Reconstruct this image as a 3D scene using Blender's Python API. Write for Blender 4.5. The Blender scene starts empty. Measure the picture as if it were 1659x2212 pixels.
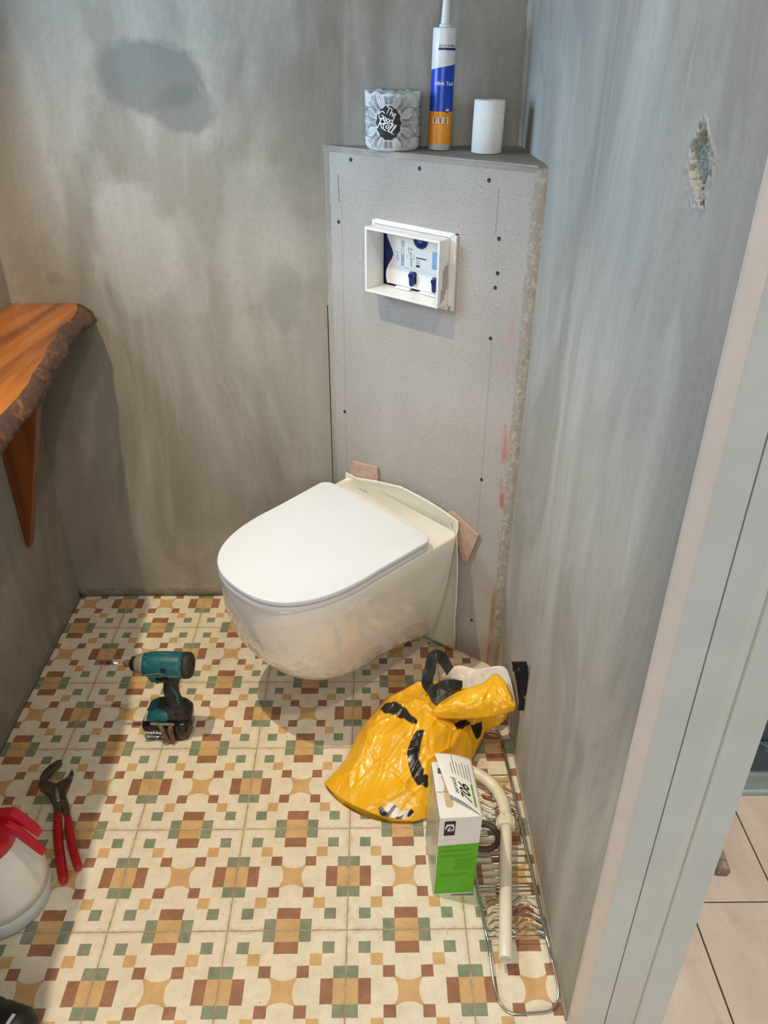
import bpy, bmesh, math, random
from math import sin, cos, pi, radians, sqrt, hypot, atan2
from mathutils import Vector, Matrix, noise

random.seed(7)
S = bpy.context.scene
COL = S.collection

# ------------------------------------------------------------------ camera
cam = bpy.data.cameras.new('camera')
camo = bpy.data.objects.new('camera', cam)
COL.objects.link(camo)
S.camera = camo
PITCH, YAW, ROLL, FPX = 0.538044, -0.01716, 0.006462, 1721.14
_f = Vector((-sin(YAW) * cos(PITCH), cos(YAW) * cos(PITCH), -sin(PITCH)))
_r0 = Vector((cos(YAW), sin(YAW), 0))
_u0 = _r0.cross(_f)
_r = _r0 * cos(ROLL) + _u0 * sin(ROLL)
_u = _r.cross(_f)
camo.matrix_world = Matrix(((_r.x, _u.x, -_f.x, 0.9706), (_r.y, _u.y, -_f.y, -0.9086),
                            (_r.z, _u.z, -_f.z, 1.4813), (0, 0, 0, 1)))
cam.sensor_fit = 'HORIZONTAL'
cam.sensor_width = 36
cam.lens = FPX / 1659 * 36
cam.clip_start = 0.02

# ------------------------------------------------------------------ world, lamps, exposure
W = bpy.data.worlds.new('world')
S.world = W
W.use_nodes = True
W.node_tree.nodes['Background'].inputs[0].default_value = (0.80, 0.86, 0.95, 1)
W.node_tree.nodes['Background'].inputs[1].default_value = 0.30


def lamp(name, kind, loc, target, energy, color, **kw):
    l = bpy.data.lights.new(name, kind)
    l.energy = energy
    l.color = color
    for k, v in kw.items():
        setattr(l, k, v)
    o = bpy.data.objects.new(name, l)
    COL.objects.link(o)
    o.location = loc
    o.rotation_euler = (Vector(target) - Vector(loc)).to_track_quat('-Z', 'Y').to_euler()
    return o


WARM = (1.0, 0.82, 0.54)
lamp('ceiling_spot', 'SPOT', (0.31, 0.38, 2.44), (0.42, 0.36, 0), 104, WARM, spot_size=radians(78), spot_blend=0.7, shadow_soft_size=0.018)
lamp('ceiling_spot', 'SPOT', (1.10, -0.28, 2.44), (0.92, 0.05, 0), 34, WARM, spot_size=radians(84), spot_blend=0.5, shadow_soft_size=0.022)
# daylight through the high window in the left wall
lamp('window_daylight', 'AREA', (-0.20, 0.56, 1.52), (1.3, 0.50, 1.10), 19, (0.52, 0.77, 1.0), shape='RECTANGLE', size=0.55, size_y=0.60)
# daylight of the room in front of the doorway, and a hall fill
lamp('room_daylight', 'AREA', (0.75, -3.0, 1.7), (1.1, 0.0, 0.7), 34, (1.0, 0.96, 0.90), shape='RECTANGLE', size=1.4, size_y=1.2)
lamp('hall_fill', 'AREA', (2.1, -0.15, 2.4), (1.75, -0.05, 0), 38, (1.0, 0.90, 0.78), shape='DISK', size=0.3)  # unseen fill light added to brighten the hall floor

S.view_settings.view_transform = 'Standard'
S.view_settings.look = 'None'
S.view_settings.gamma = 1
S.view_settings.use_curve_mapping = False
S.view_settings.exposure = 0.0


# ------------------------------------------------------------------ mesh helpers
class MB:
    def __init__(s):
        s.v, s.f, s.sm = [], [], []

    def add(s, verts, faces, smooth=False):
        n = len(s.v)
        s.v += [Vector(p) for p in verts]
        s.f += [[n + i for i in f] for f in faces]
        s.sm += [smooth] * len(faces)
        return s

    def box(s, a, b, bev=0.0, mat=None):
        bm = bmesh.new()
        bmesh.ops.create_cube(bm, size=1)
        a, b = Vector(a), Vector(b)
        for v in bm.verts:
            v.co = Vector(((a[i] + b[i]) / 2 + v.co[i] * (b[i] - a[i]) for i in range(3)))
        if bev > 0:
            bmesh.ops.bevel(bm, geom=bm.edges[:], offset=bev, segments=2, affect='EDGES', profile=0.6)
        if mat:
            bm.transform(mat)
        return s.bm(bm, False)

    def bm(s, bm, smooth=False):
        bm.verts.index_update()
        s.add([v.co.copy() for v in bm.verts], [[v.index for v in f.verts] for f in bm.faces], smooth)
        bm.free()
        return s

    def prism(s, pts, z0, z1, mat=None, bev=0.0, smooth=False):
        """plan polygon extruded along z, optional transform"""
        bm = bmesh.new()
        vs = [bm.verts.new((p[0], p[1], z0)) for p in pts]
        f = bm.faces.new(vs)
        r = bmesh.ops.extrude_face_region(bm, geom=[f])
        for e in r['geom']:
            if isinstance(e, bmesh.types.BMVert):
                e.co.z = z1
        bmesh.ops.recalc_face_normals(bm, faces=bm.faces[:])
        if bev > 0:
            ed = [e for e in bm.edges if abs(e.verts[0].co.z - e.verts[1].co.z) < 1e-6]
            bmesh.ops.bevel(bm, geom=ed, offset=bev, segments=2, affect='EDGES', profile=0.5)
        if mat:
            bm.transform(mat)
        return s.bm(bm, smooth)

    def loft(s, rings, close=True, cap0=True, cap1=True, smooth=True):
        n = len(rings[0])
        vs = [p for r in rings for p in r]
        fs = []
        for i in range(len(rings) - 1):
            for j in range(n if close else n - 1):
                k = (j + 1) % n
                fs.append([i * n + j, i * n + k, (i + 1) * n + k, (i + 1) * n + j])
        if cap0:
            fs.append(list(range(n))[::-1])
        if cap1:
            fs.append([(len(rings) - 1) * n + j for j in range(n)])
        return s.add(vs, fs, smooth)

    def lathe(s, prof, seg=32, axis='z', org=(0, 0, 0), cap=True, smooth=True):
        o = Vector(org)
        rings = []
        for r, h in prof:
            ring = []
            for k in range(seg):
                a = 2 * pi * k / seg
                p = (r * cos(a), r * sin(a), h)
                if axis == 'x':
                    p = (h, r * cos(a), r * sin(a))
                elif axis == 'y':
                    p = (r * sin(a), h, r * cos(a))
                ring.append(o + Vector(p))
            rings.append(ring)
        return s.loft(rings, True, cap, cap, smooth)

    def tube(s, pts, r, seg=10, cap=True, rx=None, smooth=True):
        """round tube along a polyline; r number or list"""
        pts = [Vector(p) for p in pts]
        n = len(pts)
        rs = r if isinstance(r, (list, tuple)) else [r] * n
        rings = []
        up = None
        for i, p in enumerate(pts):
            t = (pts[min(i + 1, n - 1)] - pts[max(i - 1, 0)]).normalized()
            if up is None:
                up = Vector((0, 0, 1)) if abs(t.z) < 0.9 else Vector((0, 1, 0))
            side = t.cross(up).normalized()
            up = side.cross(t).normalized()
            k = rx or 1
            rings.append([p + (side * cos(2 * pi * j / seg) * k + up * sin(2 * pi * j / seg)) * rs[i] for j in range(seg)])
        return s.loft(rings, True, cap, cap, smooth)

    def grid(s, fn, nu, nv, smooth=True):
        vs = [fn(i / nu, j / nv) for i in range(nu + 1) for j in range(nv + 1)]
        fs = [[i * (nv + 1) + j, (i + 1) * (nv + 1) + j, (i + 1) * (nv + 1) + j + 1, i * (nv + 1) + j + 1]
              for i in range(nu) for j in range(nv)]
        return s.add(vs, fs, smooth)

    def xf(s, m):
        s.v = [m @ p for p in s.v]
        return s


def spline(pts, n=8):
    """Catmull-Rom through the points"""
    P = [Vector(p) for p in pts]
    out = []
    for i in range(len(P) - 1):
        a, b, c, d = P[max(i - 1, 0)], P[i], P[i + 1], P[min(i + 2, len(P) - 1)]
        for k in range(n):
            t = k / n
            out.append(0.5 * ((2 * b) + (c - a) * t + (2 * a - 5 * b + 4 * c - d) * t * t + (3 * b - a - 3 * c + d) * t ** 3))
    out.append(P[-1])
    return out


def obj(name, mb, mat, parent=None, world=True, recalc=True):
    """link a builder as ONE mesh object; vertices in world space are moved into the parent's space"""
    me = bpy.data.meshes.new(name)
    v = mb.v
    o = bpy.data.objects.new(name, me)
    COL.objects.link(o)
    if parent is not None:
        o.parent = parent
        if world:
            inv = wm(parent).inverted()
            v = [inv @ p for p in v]
    me.from_pydata([tuple(p) for p in v], [], mb.f)
    me.polygons.foreach_set('use_smooth', mb.sm)
    if recalc:
        bm = bmesh.new()
        bm.from_mesh(me)
        bmesh.ops.recalc_face_normals(bm, faces=bm.faces[:])
        bm.to_mesh(me)
        bm.free()
    me.update()
    if mat:
        me.materials.append(mat)
    return o


def wm(o):
    m = o.matrix_basis.copy()
    return wm(o.parent) @ m if o.parent else m


def tag(o, label, cat, group=None):
    o['label'] = label
    o['category'] = cat
    if group:
        o['group'] = group
    return o


def thing(name, label, cat, loc=(0, 0, 0), rot=(0, 0, 0), group=None):
    o = bpy.data.objects.new(name, None)
    COL.objects.link(o)
    o.location = loc
    o.rotation_euler = rot
    o.empty_display_size = 0.05
    return tag(o, label, cat, group)


def struct(name, mb, mat, parent=None):
    o = obj(name, mb, mat, parent)
    if parent is None:
        o['kind'] = 'structure'
    return o


def smooth_bevel(o, w=0.001, seg=2):
    m = o.modifiers.new('bevel', 'BEVEL')
    m.width = w
    m.segments = seg
    m.limit_method = 'ANGLE'
    m.angle_limit = radians(35)
    m.harden_normals = False
    return o


# ------------------------------------------------------------------ material helpers
def lin(c):
    return tuple((x / 255 / 12.92) if x / 255 <= 0.04045 else ((x / 255 + 0.055) / 1.055) ** 2.4 for x in c) + (1,)


class NT:
    """small node-graph writer"""
    def __init__(s, name):
        s.m = bpy.data.materials.new(name)
        s.m.use_nodes = True
        s.t = s.m.node_tree
        s.b = s.t.nodes['Principled BSDF']

    def n(s, typ, **kw):
        nd = s.t.nodes.new(typ)
        for k, v in kw.items():
            setattr(nd, k, v)
        return nd

    def link(s, a, b):
        if isinstance(a, (int, float)):
            b.default_value = a
        elif isinstance(a, tuple):
            b.default_value = a
        else:
            s.t.links.new(a, b)

    def m2(s, op, a, b=0.0, c=None):
        nd = s.n('ShaderNodeMath', operation=op)
        s.link(a, nd.inputs[0])
        s.link(b, nd.inputs[1])
        if c is not None:
            s.link(c, nd.inputs[2])
        return nd.outputs[0]

    def coord(s, which='Object'):
        return s.n('ShaderNodeTexCoord').outputs[which]

    def scale(s, v, sc):
        nd = s.n('ShaderNodeMapping')
        s.link(v, nd.inputs[0])
        nd.inputs[3].default_value = sc
        return nd.outputs[0]

    def noise(s, v, scale, detail=4, rough=0.55, dist=0.0, out=0):
        nd = s.n('ShaderNodeTexNoise')
        s.link(v, nd.inputs['Vector'])
        nd.inputs['Scale'].default_value = scale
        nd.inputs['Detail'].default_value = detail
        nd.inputs['Roughness'].default_value = rough
        nd.inputs['Distortion'].default_value = dist
        return nd.outputs[out]

    def vor(s, v, scale, feature='F1', out=0):
        nd = s.n('ShaderNodeTexVoronoi', feature=feature)
        s.link(v, nd.inputs['Vector'])
        nd.inputs['Scale'].default_value = scale
        return nd.outputs[out]

    def ramp(s, f, lo, hi, a=0.0, b=1.0):
        nd = s.n('ShaderNodeMapRange')
        s.link(f, nd.inputs[0])
        nd.inputs[1].default_value = lo
        nd.inputs[2].default_value = hi
        nd.inputs[3].default_value = a
        nd.inputs[4].default_value = b
        return nd.outputs[0]

    def mix(s, f, a, b, mode='MIX'):
        nd = s.n('ShaderNodeMix', data_type='RGBA', blend_type=mode)
        s.link(f, nd.inputs[0])
        s.link(a, nd.inputs[6])
        s.link(b, nd.inputs[7])
        return nd.outputs[2]

    def xyz(s, v):
        nd = s.n('ShaderNodeSeparateXYZ')
        s.link(v, nd.inputs[0])
        return nd.outputs

    def bump(s, h, strength=0.3, dist=0.002):
        nd = s.n('ShaderNodeBump')
        nd.inputs['Strength'].default_value = strength
        nd.inputs['Distance'].default_value = dist
        s.link(h, nd.inputs['Height'])
        s.t.links.new(nd.outputs[0], s.b.inputs['Normal'])

    def done(s, col=None, rough=None, metal=None, spec=None, coat=None):
        if col is not None:
            s.link(col, s.b.inputs['Base Color'])
        if rough is not None:
            s.link(rough, s.b.inputs['Roughness'])
        if metal is not None:
            s.link(metal, s.b.inputs['Metallic'])
        if spec is not None:
            s.b.inputs['Specular IOR Level'].default_value = spec
        if coat is not None:
            s.b.inputs['Coat Weight'].default_value = coat
            s.b.inputs['Coat Roughness'].default_value = 0.08
        return s.m


def simple(name, rgb, rough=0.5, metal=0.0, var=0.08, scale=40, bump=0.0, coat=None, spec=0.5, sub=None):
    g = NT(name)
    v = g.coord()
    f = g.noise(v, scale, 3)
    c = lin(rgb)
    d = tuple(x * (1 - var * 2.2) for x in c[:3]) + (1,)
    col = g.mix(g.ramp(f, 0.35, 0.7), d, c)
    if bump:
        g.bump(g.noise(v, scale * 6, 3), bump, 0.001)
    return g.done(col, rough, metal, spec, coat)


def worn(name, base, dirt, amount=0.55, rough=0.5, scale=60, bump=0.15):
    """a base colour with pale/dirty scuffs"""
    g = NT(name)
    v = g.coord()
    f = g.noise(v, scale, 6, 0.7, 1.0)
    col = g.mix(g.ramp(f, amount, amount + 0.18), lin(base), lin(dirt))
    g.bump(g.noise(v, scale * 5, 3), bump, 0.0006)
    return g.done(col, rough)


def plaster(name, axis, stain=None, light=None, base=(160, 156, 149), warm=(144, 137, 125)):
    """trowelled cement plaster; axis = the horizontal axis of the wall (0 x, 1 y)"""
    g = NT(name)
    v = g.coord()
    sx = (1.0, 1.0, 0.42)
    st = g.scale(v, sx)
    big = g.noise(st, 2.6, 5, 0.6, 0.7)
    patch = g.noise(st, 2.9, 8, 0.60, 1.1)
    streak = g.noise(g.scale(v, (9.0, 9.0, 0.7)), 1.6, 5, 0.6, 0.5)
    fine = g.noise(v, 90, 4, 0.6)
    c = g.mix(g.ramp(big, 0.38, 0.64), lin(warm), lin(base))
    pale = tuple(min(1, x * 1.30) for x in lin(base)[:3]) + (1,)
    c = g.mix(g.ramp(patch, 0.50, 0.62, 0, 0.72), c, pale)
    c = g.mix(g.ramp(patch, 0.40, 0.47, 0.45, 0.0), c, lin(tuple(x * 0.84 for x in warm)))
    c = g.mix(g.ramp(streak, 0.36, 0.66, 0.0, 0.36), c, lin((134, 126, 114)))
    c = g.mix(g.ramp(streak, 0.60, 0.74, 0.0, 0.5), c, pale)
    if stain:
        p = g.xyz(v)
        h = p[axis]
        wob = g.m2('MULTIPLY', g.m2('SUBTRACT', g.noise(v, 8, 7, 0.68, 0.4), 0.5), 1.5)
        for (cx, cz, rx, rz, a) in (light or []) + stain:
            neg = a < 0
            a = abs(a)
            dx = g.m2('DIVIDE', g.m2('SUBTRACT', h, cx), rx)
            dz = g.m2('DIVIDE', g.m2('SUBTRACT', p[2], cz), rz)
            d = g.m2('SQRT', g.m2('ADD', g.m2('MULTIPLY', dx, dx), g.m2('MULTIPLY', dz, dz)))
            d = g.m2('ADD', d, wob)
            c = g.mix(g.ramp(d, 0.80, 1.10, a, 0.0), c, pale if neg else lin((108, 109, 106)))
    c = g.mix(g.ramp(fine, 0.3, 0.75, 0.0, 0.18), c, lin((104, 98, 90)))
    h = g.m2('ADD', g.m2('MULTIPLY', patch, 1.1), g.m2('ADD', g.m2('MULTIPLY', streak, 0.35), g.m2('MULTIPLY', fine, 0.10)))
    g.bump(h, 0.45, 0.006)
    return g.done(c, g.ramp(patch, 0.4, 0.6, 0.78, 0.55), spec=0.35)


def tile_mat():
    g = NT('cement_tile')
    T = 0.23
    v = g.coord()
    wob = g.n('ShaderNodeVectorMath', operation='SCALE')
    sub = g.n('ShaderNodeVectorMath', operation='SUBTRACT')
    g.t.links.new(g.noise(v, 60, 3, 0.6, 0, 1), sub.inputs[0])
    sub.inputs[1].default_value = (0.5, 0.5, 0.5)
    g.t.links.new(sub.outputs[0], wob.inputs[0])
    wob.inputs['Scale'].default_value = 0.0022
    add = g.n('ShaderNodeVectorMath', operation='ADD')
    g.link(v, add.inputs[0])
    g.t.links.new(wob.outputs[0], add.inputs[1])
    c = g.xyz(add.outputs[0])
    p = g.m2('MULTIPLY', g.m2('ABSOLUTE', c[0]), 10 / T)
    q = g.m2('MULTIPLY', g.m2('ABSOLUTE', c[1]), 10 / T)

    def step(x, lo, hi):
        return g.m2('MULTIPLY', g.m2('GREATER_THAN', x, lo), g.m2('LESS_THAN', x, hi))

    def both(a, b):
        return g.m2('MULTIPLY', a, b)

    def orr(*a):
        r = a[0]
        for x in a[1:]:
            r = g.m2('MAXIMUM', r, x)
        return r
    st = lambda k: step
    green = orr(both(step(p, 3.02, 4.02), step(q, 3.02, 4.02)),
                both(step(q, 4, 6), step(p, 1, 2)), both(step(p, 4, 6), step(q, 1, 2)))
    sqr = lambda x: g.m2('MULTIPLY', x, x)
    c1 = g.m2('ADD', sqr(g.m2('SUBTRACT', p, 2.5)), sqr(q))
    c2 = g.m2('ADD', sqr(g.m2('SUBTRACT', q, 2.5)), sqr(p))
    star = both(both(g.m2('GREATER_THAN', c1, 2.82), g.m2('GREATER_THAN', c2, 2.82)),
                both(g.m2('LESS_THAN', p, 1.13), g.m2('LESS_THAN', q, 1.13)))
    yel = orr(both(step(p, 2.02, 3.02), step(q, 2.02, 3.02)), star,
              both(step(q, 4, 6), g.m2('LESS_THAN', p, 1)), both(step(p, 4, 6), g.m2('LESS_THAN', q, 1)))
    bro = orr(both(step(p, 1.05, 2.02), step(q, 1.05, 2.02)),
              both(step(q, 3, 4), g.m2('LESS_THAN', p, 1)), both(step(p, 3, 4), g.m2('LESS_THAN', q, 1)))
    rnd = g.n('ShaderNodeObjectInfo').outputs['Random']
    off = g.n('ShaderNodeVectorMath', operation='ADD')
    cmb = g.n('ShaderNodeCombineXYZ')
    g.link(g.m2('MULTIPLY', rnd, 37.0), cmb.inputs[0])
    g.link(v, off.inputs[0])
    g.t.links.new(cmb.outputs[0], off.inputs[1])
    ov = off.outputs[0]
    mott = g.noise(ov, 22, 5, 0.65, 0.5)
    dirt = g.noise(ov, 75, 5, 0.7)
    cream = g.mix(g.ramp(mott, 0.3, 0.7), lin((224, 212, 191)), lin((243, 234, 217)))
    col = g.mix(green, cream, g.mix(g.ramp(mott, 0.35, 0.65), lin((122, 134, 113)), lin((148, 157, 135))))
    col = g.mix(yel, col, g.mix(g.ramp(mott, 0.35, 0.65), lin((204, 164, 114)), lin((222, 184, 134))))
    col = g.mix(bro, col, g.mix(g.ramp(mott, 0.35, 0.65), lin((144, 100, 77)), lin((170, 122, 96))))
    col = g.mix(g.ramp(dirt, 0.55, 0.82, 0, 0.35), col, lin((176, 160, 136)))
    edge = g.m2('MAXIMUM', p, q)
    col = g.mix(g.m2('MULTIPLY', g.ramp(edge, 4.6, 5.0), g.ramp(dirt, 0.35, 0.65, 0.0, 0.55)), col, lin((160, 140, 112)))
    speck = g.vor(ov, 26)
    col = g.mix(g.ramp(speck, 0.035, 0.05, 0.5, 0.0), col, lin((90, 72, 56)))
    g.bump(dirt, 0.15, 0.0008)
    return g.done(col, g.ramp(mott, 0.3, 0.7, 0.5, 0.36), spec=0.4)


def board_mat():
    """grey-pink pressed fibre board with flecks, pencil lines and red smears; local x along the board"""
    g = NT('fibre_board')
    v = g.coord()
    p = g.xyz(v)
    n1 = g.noise(v, 3.5, 4)
    sp = g.noise(v, 210, 4, 0.7)
    fl1 = g.noise(g.scale(v, (150, 150, 480)), 1.0, 2, 0.5, 0.6)
    fl2 = g.noise(g.scale(v, (480, 480, 130)), 1.0, 2, 0.5, 0.6)
    c = g.mix(g.ramp(n1, 0.35, 0.65), lin((168, 164, 161)), lin((182, 178, 176)))
    c = g.mix(g.ramp(sp, 0.35, 0.7, 0.0, 0.4), c, lin((128, 112, 100)))
    c = g.mix(g.ramp(fl1, 0.66, 0.72, 0.0, 0.6), c, lin((206, 196, 186)))
    c = g.mix(g.ramp(fl2, 0.66, 0.72, 0.0, 0.6), c, lin((206, 196, 186)))
    c = g.mix(g.ramp(g.noise(v, 120, 2), 0.70, 0.74, 0.0, 0.6), c, lin((98, 84, 76)))
    wob = g.m2('MULTIPLY', g.m2('SUBTRACT', g.noise(v, 7, 2), 0.5), 0.004)
    for x0, zlo, zhi, a in ((0.473, 0.10, 0.9, 0.28), (0.462, 1.13, 1.22, 0.45), (0.045, 1.15, 1.21, 0.75), (0.052, 0.1, 1.15, 0.25)):
        d = g.m2('ABSOLUTE', g.m2('ADD', g.m2('SUBTRACT', p[0], x0), wob))
        m = g.m2('MULTIPLY', g.ramp(d, 0.0006, 0.0016, a, 0.0),
                 g.m2('MULTIPLY', g.m2('GREATER_THAN', p[2], zlo), g.m2('LESS_THAN', p[2], zhi)))
        c = g.mix(m, c, lin((66, 58, 56)))
    # red smears down the right edge
    wave = g.noise(g.scale(v, (1, 1, 1)), 14, 5, 0.65)
    z = p[2]
    edge = g.m2('SUBTRACT', 0.566, g.m2('MULTIPLY', 0.028, g.ramp(z, 0.4, 1.1)))
    dx = g.m2('ABSOLUTE', g.m2('SUBTRACT', p[0], g.m2('SUBTRACT', edge, 0.026)))
    m = g.m2('MULTIPLY', g.ramp(dx, 0.003, 0.013, 1.0, 0.0), g.ramp(g.noise(g.scale(v, (2, 2, 1)), 8, 5, 0.7), 0.50, 0.58))
    m = g.m2('MULTIPLY', m, g.m2('MULTIPLY', 0.8, g.m2('LESS_THAN', z, 1.1)))
    c = g.mix(m, c, g.mix(g.ramp(z, 0.6, 0.7), lin((164, 88, 66)), lin((182, 140, 132))))
    g.bump(g.m2('ADD', sp, g.m2('ADD', fl1, fl2)), 0.2, 0.0012)
    return g.done(c, 0.8, spec=0.25)


def wood_mat(name, light, dark, axis=1, rough=0.25, coat=0.4):
    g = NT(name)
    v = g.coord()
    sc = [26, 26, 26]
    sc[axis] = 1.6
    a = g.noise(g.scale(v, tuple(sc)), 1.0, 5, 0.6, 0.8)
    sc2 = [9, 9, 9]
    sc2[axis] = 1.1
    b = g.noise(g.scale(v, tuple(sc2)), 1.0, 3, 0.5, 1.2)
    c = g.mix(g.ramp(b, 0.36, 0.62), lin(dark), lin(light))
    c = g.mix(g.ramp(a, 0.5, 0.75, 0.0, 0.45), c, lin(tuple(x * 0.62 for x in dark)))
    g.bump(a, 0.1, 0.001)
    return g.done(c, rough, coat=coat)


M = {}
M['tile'] = tile_mat()
M['grout'] = simple('grout', (200, 180, 152), 0.9, var=0.2, scale=60, bump=0.3)
M['plaster_back'] = plaster('plaster_back', 0, [(0.49, 1.405, 0.120, 0.072, 0.75), (0.56, 1.335, 0.070, 0.050, 0.6), (0.75, 0.92, 0.05, 0.10, 0.3), (0.19, 0.965, 0.026, 0.020, 0.4)],
                            [(0.27, 1.42, 0.10, 0.20, -0.35), (0.40, 1.04, 0.11, 0.16, -0.5), (0.52, 0.98, 0.05, 0.16, -0.35), (0.70, 1.08, 0.10, 0.17, -0.35), (0.66, 0.80, 0.06, 0.08, -0.3)])
M['plaster_left'] = plaster('plaster_left', 1)
M['plaster_right'] = plaster('plaster_right', 1, None, None, (178, 175, 170), (166, 161, 154))
M['plaster_ledge'] = plaster('plaster_ledge', 0, None, None, (168, 163, 155), (156, 149, 139))
M['ceiling'] = simple('ceiling_paint', (190, 186, 178), 0.9)
M['board'] = board_mat()
M['porcelain'] = simple('porcelain', (236, 232, 224), 0.09, var=0.015, scale=5, coat=0.6)
M['lid'] = simple('lid_plastic', (226, 230, 238), 0.22, var=0.008, scale=5)
M['white_plastic'] = simple('white_plastic', (232, 232, 232), 0.35, var=0.03)
M['cream_plastic'] = simple('cream_plastic', (240, 234, 218), 0.32, var=0.05, scale=25)
M['ivory'] = simple('ivory_plastic', (234, 224, 198), 0.35, var=0.07, scale=30)
M['foam'] = worn('foam_sheet', (224, 221, 206), (196, 190, 172), 0.62, 0.65, 20, 0.05)
M['navy'] = simple('navy_plastic', (24, 38, 104), 0.35, var=0.1)
M['dark_gap'] = simple('dark_gap', (30, 28, 27), 0.8)
M['screw'] = simple('screw_head', (52, 47, 42), 0.6, 0.3)
M['chrome'] = simple('chrome', (205, 203, 198), 0.16, 1.0, var=0.03)
M['steel'] = simple('dark_steel', (116, 102, 86), 0.38, 0.35, var=0.25, scale=50, bump=0.1)
M['black'] = simple('black_plastic', (26, 26, 27), 0.45, var=0.15)
M['gloss_black'] = simple('gloss_black', (20, 21, 24), 0.16, var=0.1)
M['rubber'] = worn('brown_rubber', (78, 58, 44), (52, 40, 34), 0.5, 0.6, 30)
M['red_grip'] = simple('red_grip', (186, 22, 26), 0.38, var=0.08)
M['red_plastic'] = simple('red_plastic', (200, 26, 50), 0.32, var=0.06)
M['bottle'] = simple('translucent_white', (238, 236, 230), 0.34, var=0.03, scale=8)
M['base_cup'] = simple('pale_grey_plastic', (206, 212, 212), 0.34, var=0.03, scale=8)
M['teal'] = worn('teal_plastic', (10, 96, 104), (112, 132, 118), 0.555, 0.42, 60)
M['dusty_black'] = worn('dusty_black', (40, 37, 35), (116, 104, 88), 0.555, 0.6, 60)
M['gear_grey'] = worn('gear_housing', (138, 130, 116), (90, 82, 72), 0.55, 0.45, 70)
M['bronze'] = worn('rusty_hook', (116, 88, 60), (66, 50, 38), 0.5, 0.5, 90)
M['tan_label'] = simple('tan_label', (206, 194, 164), 0.6)
M['paper'] = simple('white_paper', (236, 234, 230), 0.75, var=0.03, bump=0.12, scale=50)
M['tissue'] = simple('tissue', (238, 236, 232), 0.95, var=0.03, bump=0.4, scale=110)
M['wrap_paper'] = simple('wrap_paper', (214, 216, 218), 0.6, var=0.03)
M['ink'] = simple('black_ink', (28, 27, 30), 0.5)
M['ink_grey'] = simple('grey_ink', (84, 86, 90), 0.6)
M['ink_soft'] = simple('soft_grey_ink', (112, 114, 120), 0.6)
M['ink_white'] = simple('white_ink', (238, 238, 238), 0.5, var=0.0)
M['ink_blue'] = simple('blue_ink', (20, 66, 190), 0.3, var=0.03)
M['ink_pale_blue'] = simple('pale_blue_ink', (150, 186, 222), 0.5)
M['ink_navy'] = simple('navy_ink', (34, 44, 112), 0.4)
M['ink_orange'] = simple('orange_ink', (246, 156, 16), 0.35, var=0.03)
M['ink_green'] = simple('green_ink', (96, 182, 24), 0.4, var=0.04)
M['ink_dark_green'] = simple('dark_green_ink', (70, 140, 16), 0.45)
M['ink_red'] = simple('red_ink', (200, 40, 40), 0.4)
M['ink_tan'] = simple('tan_ink', (214, 186, 152), 0.6)
M['ink_pale_orange'] = simple('pale_orange_ink', (252, 200, 120), 0.5)
M['cardboard'] = simple('cardboard', (196, 164, 124), 0.85, var=0.12)
M['foil_side'] = simple('glossy_carton_side', (178, 186, 170), 0.25, var=0.12, scale=18)
M['stone'] = worn('pink_stone', (188, 162, 151), (166, 124, 106), 0.5, 0.7, 55, 0.4)
M['frame_paint'] = simple('door_frame_paint', (204, 210, 206), 0.42, var=0.03, scale=12, bump=0.05)
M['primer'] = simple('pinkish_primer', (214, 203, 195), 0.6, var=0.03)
M['cabinet_blue'] = simple('cabinet_blue', (66, 84, 96), 0.4, var=0.12, scale=20)
M['cabinet_pale'] = simple('cabinet_pale', (150, 166, 166), 0.4, var=0.05)
M['hall_wall'] = simple('hall_wall', (160, 156, 150), 0.9)
M['stick'] = worn('dusty_wood', (132, 116, 104), (164, 150, 138), 0.5, 0.8, 50)
M['slab'] = wood_mat('varnished_slab', (178, 104, 34), (108, 54, 20), 1)
M['bracket_wood'] = wood_mat('varnished_bracket', (150, 82, 30), (108, 52, 20), 2)
M['bark'] = worn('bark_edge', (70, 47, 38), (132, 86, 50), 0.53, 0.6, 30, 0.9)
M['rough_mortar'] = worn('rough_mortar', (150, 142, 131), (184, 178, 168), 0.5, 0.9, 80, 0.9)
def chip_mat():
    m = M['plaster_right'].copy()
    m.name = 'plaster_chipped'
    t = m.node_tree
    b = t.nodes['Principled BSDF']
    old = b.inputs['Base Color'].links[0].from_socket
    a = t.nodes.new('ShaderNodeAttribute')
    a.attribute_name = 'depth'
    r = t.nodes.new('ShaderNodeMapRange')
    r.inputs[1].default_value, r.inputs[2].default_value = 0.0008, 0.0030
    t.links.new(a.outputs['Fac'], r.inputs[0])
    n = t.nodes.new('ShaderNodeTexNoise')
    n.inputs['Scale'].default_value = 70
    n.inputs['Detail'].default_value = 5
    r2 = t.nodes.new('ShaderNodeMapRange')
    r2.inputs[1].default_value, r2.inputs[2].default_value = 0.46, 0.60
    t.links.new(n.outputs[0], r2.inputs[0])
    m1 = t.nodes.new('ShaderNodeMix')
    m1.data_type = 'RGBA'
    m1.inputs[6].default_value, m1.inputs[7].default_value = lin((128, 142, 146)), lin((198, 188, 166))
    t.links.new(r2.outputs[0], m1.inputs[0])
    m2 = t.nodes.new('ShaderNodeMix')
    m2.data_type = 'RGBA'
    t.links.new(r.outputs[0], m2.inputs[0])
    t.links.new(old, m2.inputs[6])
    t.links.new(m1.outputs[2], m2.inputs[7])
    t.links.new(m2.outputs[2], b.inputs['Base Color'])
    return m


M['chip_mix'] = chip_mat()
M['rough_cement'] = worn('rough_cement', (118, 111, 102), (150, 142, 130), 0.52, 0.9, 40, 0.6)


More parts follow.
